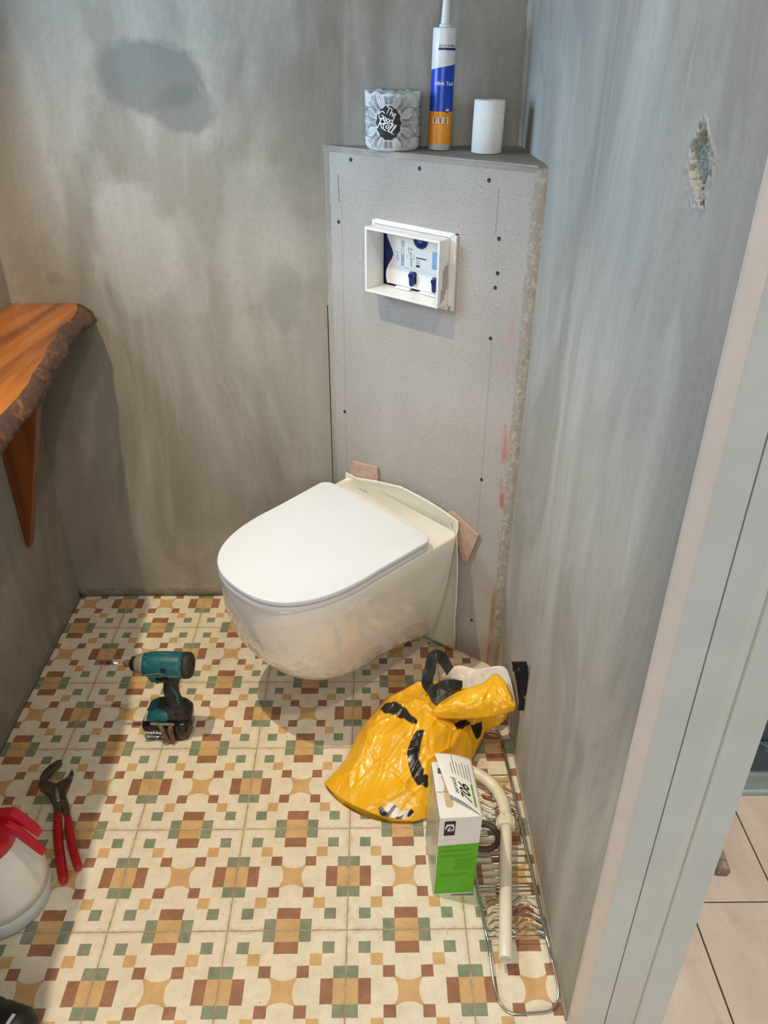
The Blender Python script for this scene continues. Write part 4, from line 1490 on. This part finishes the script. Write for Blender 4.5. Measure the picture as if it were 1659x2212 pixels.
for s_, ya, yb in ((-1, 0.455, -0.066), (1, 0.455, -0.080)):
    obj('rail', MB().tube([(rail_x(s_, ya - (ya - yb) * i / 10), ya - (ya - yb) * i / 10, ZW) for i in range(11)], 0.0036, 10), M['chrome'], RK)
obj('end_loop', MB().tube(spline([(1.187, -0.060, ZW), (1.1872, -0.085, 0.018), (1.189, -0.120, 0.012), (1.197, -0.145, 0.007), (1.215, -0.158, 0.0035), (1.250, -0.158, 0.003), (1.283, -0.154, 0.0035), (1.299, -0.140, 0.007), (1.3035, -0.118, 0.012), (1.302, -0.095, 0.017), (1.300, -0.076, ZW)], 6), 0.0024, 10), M['chrome'], RK)
obj('end_loop', MB().tube(spline([(1.178, 0.450, ZW), (1.178, 0.475, 0.020), (1.19, 0.497, 0.018), (1.23, 0.505, 0.016), (1.27, 0.497, 0.018), (1.282, 0.475, 0.020), (1.282, 0.450, ZW)], 6), 0.0024, 10), M['chrome'], RK)
for y in (0.352, 0.243, 0.231, 0.207, 0.190, 0.173, 0.157, 0.141, 0.125, 0.109, 0.093, 0.078, 0.071, 0.063, -0.018, -0.030):
    obj('cross_wire', MB().tube([(rail_x(-1, y), y, ZW), (rail_x(1, y), y + 0.002, ZW)], 0.0015, 8), M['chrome'], RK)
for y in (0.325, 0.304, 0.285, 0.266, 0.250, 0.046, 0.030, 0.014, -0.002, -0.016):
    obj('bent_wire', MB().tube(zig(y), 0.0019, 8), M['chrome'], RK)

GR = thing('rubber_ring', 'brown rubber sealing ring lying on the wire rack beside the carton', 'ring', (1.204, 0.186, 0.0232))
obj('ring', MB().lathe([(0.026, 0.0), (0.0355, 0.0), (0.038, 0.002), (0.038, 0.006), (0.035, 0.009), (0.029, 0.009), (0.026, 0.006), (0.026, 0.0)], 48, cap=False), M['rubber'], GR, world=False)

# bent waste pipe
PI_ = thing('bent_pipe', 'cream plastic bent flush pipe with collar resting on the wire rack', 'pipe', (1.24, 0.15, 0.037))
zc = 0.0356
path = [Vector((x, y, zc)) for x, y in ((1.212, -0.082), (1.220, -0.027), (1.228, 0.028), (1.236, 0.079), (1.243, 0.130), (1.250, 0.172), (1.256, 0.214))]
RP = 0.0124
r_out = MB()
seg = 32
n_ = 16
rings = []


def ringat(p, t, r):
    side = t.cross(Vector((0, 0, 1))).normalized()
    up = side.cross(t).normalized()
    return [p + (side * cos(2 * pi * j / seg) + up * sin(2 * pi * j / seg)) * r for j in range(seg)]


d0 = (path[1] - path[0]).normalized()
rings = [ringat(path[1] - d0 * 0.02, d0, RP - 0.0018), ringat(path[0] + d0 * 0.001, d0, RP - 0.0018), ringat(path[0], d0, RP - 0.0010), ringat(path[0], d0, RP - 0.0004), ringat(path[0] + d0 * 0.001, d0, RP)]
for i in range(1, len(path)):
    t = (path[min(i + 1, len(path) - 1)] - path[i - 1]).normalized()
    rings.append(ringat(path[i], t, RP))
obj('straight_pipe', MB().loft(rings), M['cream_plastic'], PI_)
bend = spline([(1.254, 0.200, zc), (1.2575, 0.225, zc), (1.2585, 0.250, zc), (1.2555, 0.275, zc), (1.246, 0.303, zc), (1.229, 0.328, zc), (1.207, 0.347, zc), (1.190, 0.356, zc)], 5)
obj('bend', MB().tube(bend, 0.0131, 32), M['ivory'], PI_)
tdir = Vector((0.10, 1, 0)).normalized()
pc = Vector((1.2555, 0.212, zc))
obj('collar', MB().loft([ringat(pc - tdir * 0.013, tdir, 0.0133), ringat(pc - tdir * 0.013, tdir, 0.0185), ringat(pc - tdir * 0.011, tdir, 0.0197), ringat(pc + tdir * 0.010, tdir, 0.0197), ringat(pc + tdir * 0.012, tdir, 0.0185), ringat(pc + tdir * 0.012, tdir, 0.0134)], smooth=False), M['ivory'], PI_)
rbs = MB()
for k in range(10):
    a = 2 * pi * k / 10
    c = pc + Vector((0, 0, 1)) * sin(a) * 0.0195 + tdir.cross(Vector((0, 0, 1))) * cos(a) * 0.0195
    rbs.tube([c - tdir * 0.009, c + tdir * 0.009], 0.0016, 6)
obj('collar_rib', rbs, M['ivory'], PI_)

# ------------------------------------------------------------------ grout carton
BX = thing('grout_carton', 'white and green carton with 706 on its lifted flap', 'carton', (1.0905, 0.069, 0.0), (0, 0, radians(3.0)))
bwid, bdep, bhei = 0.081, 0.135, 0.226
c0 = MB()
e = 0.0016
yb_ = lambda z: z * 0.02


def cb_pt(x, y, z):
    return Vector((x + z * 0.025 * (1 - 0.0), y + z * 0.03, z))


def cbox(mb, x0, y0, z0, x1, y1, z1):
    pts = [cb_pt(x, y, z) for z in (z0, z1) for (x, y) in ((x0, y0), (x1, y0), (x1, y1), (x0, y1))]
    return mb.add(pts, [[3, 2, 1, 0], [4, 5, 6, 7], [0, 1, 5, 4], [1, 2, 6, 5], [2, 3, 7, 6], [3, 0, 4, 7]])


bodyc = obj('carton_body', cbox(MB(), 0, 0, 0.0006, bwid, bdep, bhei), M['paper'], BX, world=False)
smooth_bevel(bodyc, 0.0012)


def face(mb, x0, z0, x1, z1, off=0.0004):
    mb.add([cb_pt(x, -off, z) for x, z in ((x0, z0), (x1, z0), (x1, z1), (x0, z1))], [[0, 1, 2, 3]])
    return mb


gpan = MB()
gpan.add([cb_pt(x, -0.0005, z) for x, z in ((0.0015, 0.006), (bwid - 0.0005, 0.006), (bwid - 0.0005, 0.152), (0.0015, 0.148))], [[0, 1, 2, 3]])
obj('green_panel', gpan, M['ink_green'], bodyc, world=False)
dg = Print(lambda x, z: cb_pt(x, -0.0008, z))
random.seed(3)
for z, ln in [(0.145, 0.30), (0.136, .9), (0.132, .88), (0.120, .9), (0.1165, .75)] + [(0.108 - 0.0048 * k, (0.4, 0.5, .45, .55, .5, .42, .5)[k]) for k in range(7)] + [(0.066, .85), (0.062, .8), (0.058, .6)]:
    x = 0.009 if ln > 0.59 or ln == .3 else 0.038
    end = 0.009 + ln * (bwid - 0.018) if x < 0.02 else 0.038 + ln * 0.07
    while x < min(end, bwid - 0.008):
        l = random.uniform(0.002, 0.006)
        dg.add(ribbon([(x, z), (min(x + l, bwid - 0.006), z)], 0.0012))
        x += l + 0.0014
obj('green_small_print', dg.mb, M['ink_dark_green'], bodyc, world=False)
lgp = Print(lambda x, z: cb_pt(x, -0.0006, z))
lgp.add(rect2d(0.010, 0.1775, 0.031, 0.1860))
lgp.add(rect2d(0.010, 0.2085, 0.031, 0.2165))
lgp.add(([(0.010, 0.1860), (0.0155, 0.1860), (0.0120, 0.1920), (0.0115, 0.2000), (0.0145, 0.2085), (0.010, 0.2085)], [[0, 1, 2, 3, 4, 5]]))
lgp.add(([(0.031, 0.1860), (0.031, 0.2085), (0.0275, 0.2085), (0.0295, 0.2000), (0.0290, 0.1920), (0.0265, 0.1860)], [[0, 1, 2, 3, 4, 5]]))
lgp.add(ribbon([(0.0135, 0.1890), (0.0150, 0.1940), (0.0175, 0.1995), (0.0210, 0.2020), (0.0245, 0.2000), (0.0255, 0.1965), (0.0235, 0.1940), (0.0215, 0.1950)], 0.0036))
lgp.add(ribbon([(0.0135, 0.1885), (0.0200, 0.1872), (0.0265, 0.1885)], 0.0022))
obj('wave_emblem', lgp.mb, M['ink'], bodyc, world=False)
side = MB().add([cb_pt(-0.0005, y, z) for y, z in ((0.002, 0.004), (0.002, 0.222), (bdep - 0.002, 0.222), (bdep - 0.002, 0.004))], [[0, 1, 2, 3]])
obj('glossy_side', side, M['foil_side'], bodyc, world=False)
top = Print(lambda x, y: cb_pt(x, y, bhei + 0.0004))
top.add(ribbon([(0.018, 0.118), (0.017, 0.104)], 0.016))
obj('grey_window', top.mb, M['ink_grey'], bodyc, world=False)
top = Print(lambda x, y: cb_pt(x, y, bhei + 0.0006))
ov = [(0.022 + 0.0075 * cos(a), 0.030 + 0.0075 * sin(a)) for a in [pi + pi * i / 10 for i in range(11)]] + [(0.0290, 0.055), (0.0275, 0.080), (0.0250, 0.106), (0.0165, 0.106), (0.0150, 0.095), (0.0185, 0.08), (0.0145, 0.055)]
top.add((ov, [list(range(len(ov)))]))
obj('torn_window', top.mb, M['ink_tan'], bodyc, world=False)
top = Print(lambda x, y: cb_pt(x, y, bhei + 0.0008))
top.add(ribbon([(0.002, 0.060), (0.010, 0.059), (0.016, 0.060), (0.022, 0.058), (0.030, 0.061)], 0.0009))
obj('torn_edge', top.mb, M['ink_grey'], bodyc, world=False)
# lifted lid flap, hinged on the right long edge
FW, FL = 0.074, 0.138


def flap(u, v, off=0.0):
    """u from the hinge (0) to the free edge (1), v front to back"""
    a = Vector((bwid, -0.003 + FL * v, bhei + 0.0015))
    b = Vector((0.022 - 0.017 * v, 0.042 + 0.095 * v, 0.240 + 0.012 * v))
    p = a.lerp(b, u)
    p.z += 0.005 * sin(pi * u) - 0.004 * v * u
    return cb_pt(p.x, p.y, p.z) + Vector((0.25 * off, -0.05 * off, off))


fpm = MB().grid(lambda u, v: flap(u, v, 0), 14, 18)
fl_o = obj('lid_flap', fpm, M['paper'], BX, world=False)
sd = fl_o.modifiers.new('thickness', 'SOLIDIFY')
sd.thickness = 0.0009
sd.offset = 0


def flap_text(x, y):
    """print space: x reads towards the back of the carton, y towards the hinge"""
    return flap(1 - y / FW, x / FL, 0.0010)


def ptext(name, mat, s_, size, x, y, **kw):
    P = Print(flap_text)
    P.add(text2d(s_, size, **kw), x, y)
    return obj(name, P.mb, mat, fl_o, world=False)


# letters read from front to back with their tops towards the free edge
def flap_text2(x, y):
    return flap(y / FW, x / FL, 0.0010)


P = Print(flap_text2)
P.add(text2d('706', 0.031, 0.20, 0.0005, 1.0), 0.010, 0.0215)
obj('number_lettering', P.mb, M['ink'], fl_o, world=False)
P = Print(flap_text2)
P.add(text2d('eurocol', 0.0145, 0.12, 0.0001), 0.0180, 0.0480)
obj('brand_lettering', P.mb, M['ink'], fl_o, world=False)
P = Print(flap_text2)
P.add(rect2d(0.010, 0.0110, 0.066, 0.0155))
obj('green_bar', P.mb, M['ink_green'], fl_o, world=False)
P = Print(flap_text2)
random.seed(11)
for k, (xa, xb_) in enumerate(((0.071, 0.118), (0.073, 0.114), (0.074, 0.119), (0.075, 0.112), (0.076, 0.116), (0.078, 0.132), (0.078, 0.110))):
    y = 0.012 + 0.0062 * k
    x = xa
    while x < xb_:
        l = random.uniform(0.003, 0.008)
        P.add(ribbon([(x, y), (min(x + l, xb_), y)], 0.0013))
        x += l + 0.0010
obj('flap_small_print', P.mb, M['ink_grey'], fl_o, world=False)

# ------------------------------------------------------------------ black bracket on the right wall
BK = thing('wall_bracket', 'black tapered bracket standing out of the right wall behind the yellow bag', 'bracket', (1.30, 0.40, 0.20))
bo_ = [(1.2705, 0.3225), (1.3035, 0.3225), (1.3095, 0.2930), (1.3106, 0.2600), (1.3106, 0.2300), (1.3075, 0.2210), (1.3000, 0.2100), (1.2955, 0.2120), (1.2885, 0.2500), (1.2780, 0.2960)]
mbk_ = Matrix.Translation((0, 0.402, 0)) @ Matrix.Rotation(pi / 2, 4, 'X')
obj('plate', MB().prism(bo_, 0.0, 0.006, mbk_, 0.0015), M['gloss_black'], BK)
obj('rolled_edge', MB().tube([(1.2745, 0.4005, 0.3035), (1.3070, 0.4005, 0.3035)], 0.0075, 14), M['gloss_black'], BK)
obj('lower_tab', MB().box((1.2965, 0.397, 0.180), (1.3106, 0.404, 0.2135), 0.002), M['gloss_black'], BK)

# ------------------------------------------------------------------ yellow plastic bag
BAG_A = [(0.859, 0.342, 0.012), (0.905, 0.405, 0.018), (0.94, 0.482, 0.03), (0.994, 0.558, 0.04), (1.049, 0.588, 0.05), (1.109, 0.566, 0.07), (1.15, 0.511, 0.10), (1.168, 0.485, 0.13)]
BAG_B = [(1.071, 0.243, 0.006), (1.113, 0.261, 0.008), (1.159, 0.311, 0.010), (1.194, 0.379, 0.015), (1.225, 0.436, 0.030), (1.245, 0.462, 0.060), (1.268, 0.458, 0.10), (1.296, 0.444, 0.145)]
BAG_H = [0.012, 0.055, 0.085, 0.095, 0.088, 0.070, 0.040, 0.014]
SA, SB = spline(BAG_A, 20), spline(BAG_B, 20)
SH_ = spline([(h, 0, 0) for h in BAG_H], 20)


def crease(p, k):
    a = noise.noise(p * k)
    return 1 - abs(a) * 2


def bag_top(u, v):
    """u bottom seam -> mouth, v upper edge (0) -> lower edge (1)"""
    n = len(SA) - 1
    t = u * n
    i = min(int(t), n - 1)
    f = t - i
    a, b = SA[i].lerp(SA[i + 1], f), SB[i].lerp(SB[i + 1], f)
    h = SH_[i].x + (SH_[i + 1].x - SH_[i].x) * f
    p = a.lerp(b, v)
    w = 1 - abs(2 * v - 1) ** 2.2
    w = max(0, w) ** 0.7
    q = Vector((u * 3.2, v * 2.6, 0.3))
    wr_ = 0.024 * (noise.voronoi(q * 1.05)[0][0] - 0.42) + 0.012 * (noise.voronoi(q * 2.2 + Vector((2, 4, 1)))[0][0] - 0.42) + 0.004 * (noise.voronoi(q * 5.0)[0][0] - 0.4)
    for k_, a_, o_ in ((1.25, 0.0065, 0.0), (2.6, 0.0035, 3.1)):
        d_ = noise.voronoi(q * k_ + Vector((o_, 1.7, o_ + 0.4 * noise.noise(q * 2.0))))[0]
        wr_ += a_ * math.exp(-((d_[1] - d_[0]) / 0.075) ** 2)
    p = p + Vector((0, -0.10 * h * w, h * w + wr_ * min(1, w * 1.6) * min(1, u * 6 + 0.15)))
    p = p + Vector((-0.42, -0.9, 0)) * (0.036 * sin(pi * v) ** 0.8 * (1 - u) ** 5)
    if p.x > 1.165:
        p.z = max(p.z, 0.0275)
    # the bag bottom edge is scalloped where it touches the floor
    p.z = max(p.z, 0.003)
    return p


def bag_bot(u, v):
    n = len(SA) - 1
    t = u * n
    i = min(int(t), n - 1)
    f = t - i
    a, b = SA[i].lerp(SA[i + 1], f), SB[i].lerp(SB[i + 1], f)
    p = a.lerp(b, v)
    w = (1 - abs(2 * v - 1) ** 4)
    zf = max(0.0015, (u - 0.75) * 0.3)
    p.z = p.z * (1 - w) + zf * w
    p = p + Vector((-0.42, -0.9, 0)) * (0.036 * sin(pi * v) ** 0.8 * (1 - u) ** 5)
    if p.x > 1.16:
        p.z = max(p.z, 0.0265)
    return p


NU, NV = 170, 130
bg = MB()
rings = []
for i in range(NU + 1):
    u = i / NU
    rings.append([bag_top(u, j / NV) for j in range(NV + 1)] + [bag_bot(u, 1 - j / 20) for j in range(1, 20)])
bg.loft(rings, True, True, True, True)


def sdf_poly(p, poly):
    d = 1e9
    ins = False
    n = len(poly)
    for i in range(n):
        a, b = poly[i], poly[(i + 1) % n]
        ex, ey = b[0] - a[0], b[1] - a[1]
        wx, wy = p[0] - a[0], p[1] - a[1]
        t = max(0, min(1, (wx * ex + wy * ey) / (ex * ex + ey * ey + 1e-12)))
        d = min(d, hypot(wx - ex * t, wy - ey * t))
        if (a[1] > p[1]) != (b[1] > p[1]) and p[0] < (b[0] - a[0]) * (p[1] - a[1]) / (b[1] - a[1]) + a[0]:
            ins = not ins
    return d if ins else -d


#BAGMARKS
BLACK_POLYS = [[(0.362, 0.117), (0.381, 0.133), (0.388, 0.225), (0.375, 0.367), (0.362, 0.458), (0.356, 0.508), (0.35, 0.467), (0.356, 0.367), (0.356, 0.225), (0.344, 0.183)], [(0.325, 0.542), (0.344, 0.592), (0.294, 0.625), (0.263, 0.65), (0.237, 0.675), (0.219, 0.75), (0.2, 0.767), (0.212, 0.8), (0.188, 0.833), (0.175, 0.775), (0.188, 0.692), (0.225, 0.608), (0.25, 0.567), (0.294, 0.542)], [(0.475, 0.783), (0.506, 0.8), (0.531, 0.833), (0.556, 0.858), (0.556, 0.867), (0.506, 0.85), (0.506, 0.85), (0.469, 0.817)], [(0.562, 0.892), (0.662, 0.942), (0.644, 0.967), (0.6, 0.975), (0.562, 0.967), (0.556, 0.942)], [(0.056, 0.717), (0.056, 0.733), (0.006, 0.733), (0.0, 0.717), (0.013, 0.658), (0.031, 0.625), (0.031, 0.642), (0.019, 0.683), (0.013, 0.717)], [(0.006, 0.808), (0.025, 0.842), (0.006, 0.85), (0.0, 0.808)], [(0.062, 0.867), (0.056, 0.892), (0.031, 0.892), (0.044, 0.875)]]
WHITE_POLYS = [[(0.062, 0.667), (0.062, 0.717), (0.019, 0.725), (0.025, 0.658), (0.037, 0.667)], [(0.056, 0.733), (0.05, 0.792), (0.0, 0.8), (0.0, 0.758)], [(0.056, 0.825), (0.062, 0.858), (0.025, 0.875), (0.0, 0.867), (0.0, 0.825), (0.031, 0.792), (0.044, 0.792)], [(0.062, 0.858), (0.056, 0.908), (0.0, 0.908), (0.019, 0.892)]]
#ENDMARKS


def bag_mat():
    g = NT('yellow_film')
    a = g.n('ShaderNodeAttribute', attribute_name='ink')
    b = g.n('ShaderNodeAttribute', attribute_name='white')
    v = g.coord()
    y = g.mix(g.ramp(g.noise(v, 14, 3), 0.35, 0.65), lin((244, 178, 20)), lin((250, 195, 42)))
    c = g.mix(g.ramp(b.outputs['Fac'], -0.004, 0.004), y, lin((230, 224, 214)))
    c = g.mix(g.ramp(a.outputs['Fac'], -0.011, -0.005), c, lin((34, 29, 26)))
    n1 = g.noise(v, 60, 5, 0.6, 0.8)
    vr = g.vor(v, 22, 'F1')
    g.bump(g.m2('ADD', g.m2('MULTIPLY', n1, 0.35), vr), 0.22, 0.006)
    return g.done(c, 0.24, spec=0.5, coat=0.2)


M['bag'] = bag_mat()
M['bag_lining'] = simple('white_film', (232, 222, 218), 0.4, var=0.06, scale=30, bump=0.2)
M['bag_handle'] = simple('black_film', (36, 38, 38), 0.35, var=0.1, bump=0.2)
BG = thing('yellow_plastic_bag', 'crumpled yellow plastic bag with black smile print lying on the tiles beside the toilet', 'bag', (1.05, 0.42, 0.0))
bo = obj('bag_body', bg, M['bag'], BG)
ai = bo.data.attributes.new('ink', 'FLOAT', 'POINT')
aw = bo.data.attributes.new('white', 'FLOAT', 'POINT')
per = NV + 1 + 19
for i in range(NU + 1):
    for j in range(per):
        k = i * per + j
        if j <= NV:
            p = (i / NU, j / NV)
            ai.data[k].value = max([sdf_poly(p, q) for q in BLACK_POLYS] + [-0.1])
            aw.data[k].value = max([sdf_poly(p, q) for q in WHITE_POLYS] + [-0.1])
        else:
            ai.data[k].value = -0.1
            aw.data[k].value = -0.1

# folded collar of the mouth, its white lining and the two black handle loops
ct_top = spline([(1.135, 0.478, 0.135), (1.175, 0.478, 0.165), (1.227, 0.488, 0.178), (1.262, 0.512, 0.186), (1.285, 0.482, 0.180), (1.300, 0.448, 0.152)], 12)
ct_bot = spline([(1.100, 0.440, 0.120), (1.145, 0.425, 0.128), (1.190, 0.420, 0.132), (1.235, 0.422, 0.134), (1.270, 0.430, 0.134), (1.297, 0.437, 0.140)], 12)


def collar(u, v):
    n = len(ct_top) - 1
    i = min(int(u * n), n - 1)
    f = u * n - i
    a = ct_top[i].lerp(ct_top[i + 1], f)
    b = ct_bot[i].lerp(ct_bot[i + 1], f)
    p = a.lerp(b, v)
    q = Vector((u * 5, v * 2.2, 4.7))
    b_ = sin(pi * v)
    return p + Vector((0, -0.014 * b_, 0.012 * b_ + (0.006 * crease(q, 1.7) + 0.003 * crease(q, 4.1)) * b_))


co = obj('folded_collar', MB().grid(collar, 70, 24), M['bag'], BG)
for nm in ('ink', 'white'):
    at = co.data.attributes.new(nm, 'FLOAT', 'POINT')
    for d_ in at.data:
        d_.value = -0.1
sd = co.modifiers.new('thickness', 'SOLIDIFY')
sd.thickness = 0.0008
li_top = spline([(1.140, 0.560, 0.140), (1.180, 0.585, 0.148), (1.226, 0.571, 0.150), (1.286, 0.566, 0.162), (1.297, 0.515, 0.172), (1.303, 0.448, 0.150)], 12)
li_bot = spline([(1.150, 0.500, 0.128), (1.185, 0.497, 0.140), (1.225, 0.500, 0.150), (1.258, 0.522, 0.156), (1.280, 0.495, 0.160), (1.299, 0.450, 0.145)], 12)


def lining(u, v):
    n = len(li_top) - 1
    i = min(int(u * n), n - 1)
    f = u * n - i
    p = li_top[i].lerp(li_top[i + 1], f).lerp(li_bot[i].lerp(li_bot[i + 1], f), v)
    q = Vector((u * 5, v * 2, 1.3))
    return p + Vector((0, 0, -0.022 * sin(pi * v) + 0.006 * crease(q, 1.9) * sin(pi * v)))


lo_ = obj('bag_lining', MB().grid(lining, 60, 16), M['bag_lining'], BG)
sd = lo_.modifiers.new('thickness', 'SOLIDIFY')
sd.thickness = 0.0008


def strap(pts, w, seed, nrm=(0.2, -0.6, 0.77)):
    P_ = spline(pts, 8)
    nrm = Vector(nrm).normalized()
    vs_, fs_ = [], []
    for i, p in enumerate(P_):
        t = (P_[min(i + 1, len(P_) - 1)] - P_[max(0, i - 1)]).normalized()
        s_ = t.cross(nrm).normalized()
        ww = w * (1 + 0.25 * noise.noise(p * 30 + Vector((seed, 0, 0))))
        for k in (-0.5, -0.17, 0.17, 0.5):
            vs_.append(p + s_ * ww * k + nrm * 0.0015 * noise.noise(Vector((i * 0.3, k * 2, seed))))
    for i in range(len(P_) - 1):
        for k in range(3):
            fs_.append([i * 4 + k, i * 4 + k + 1, i * 4 + k + 5, i * 4 + k + 4])
    return MB().add(vs_, fs_, False)


for pts, w_, sd_ in (([(1.178, 0.478, 0.135), (1.150, 0.478, 0.142), (1.118, 0.490, 0.150), (1.100, 0.505, 0.165), (1.108, 0.523, 0.195), (1.112, 0.536, 0.216), (1.126, 0.540, 0.220), (1.140, 0.540, 0.205), (1.158, 0.545, 0.165)], 0.027, 1.0),
                     ([(1.185, 0.510, 0.152), (1.160, 0.506, 0.158), (1.130, 0.498, 0.155), (1.118, 0.482, 0.146), (1.140, 0.468, 0.140), (1.155, 0.452, 0.134)], 0.025, 5.0)):
    h = obj('handle', strap(pts, w_, sd_), M['bag_handle'], BG)
    s2 = h.modifiers.new('thickness', 'SOLIDIFY')
    s2.thickness = 0.0008

# labels for the parts that look unlike the rest of their thing
for nm, lb in (('screw_bit', 'red screw bit'), ('badge', 'round black badge with white lettering'), ('cap', 'red screw cap'), ('trigger', None), ('spray_head', 'red spray head'), ('belt_hook', 'brown metal belt hook'),
               ('bag_lining', 'white inside of the bag'), ('bark_edge', 'dark rough bark edge'), ('round_plug', 'dark blue round plug'), ('tank_face', 'dark blue face inside the frame'), ('green_panel', 'green front panel')):
    for o in bpy.data.objects:
        if lb and o.name.split('.')[0] == nm and o.parent:
            o['label'] = lb
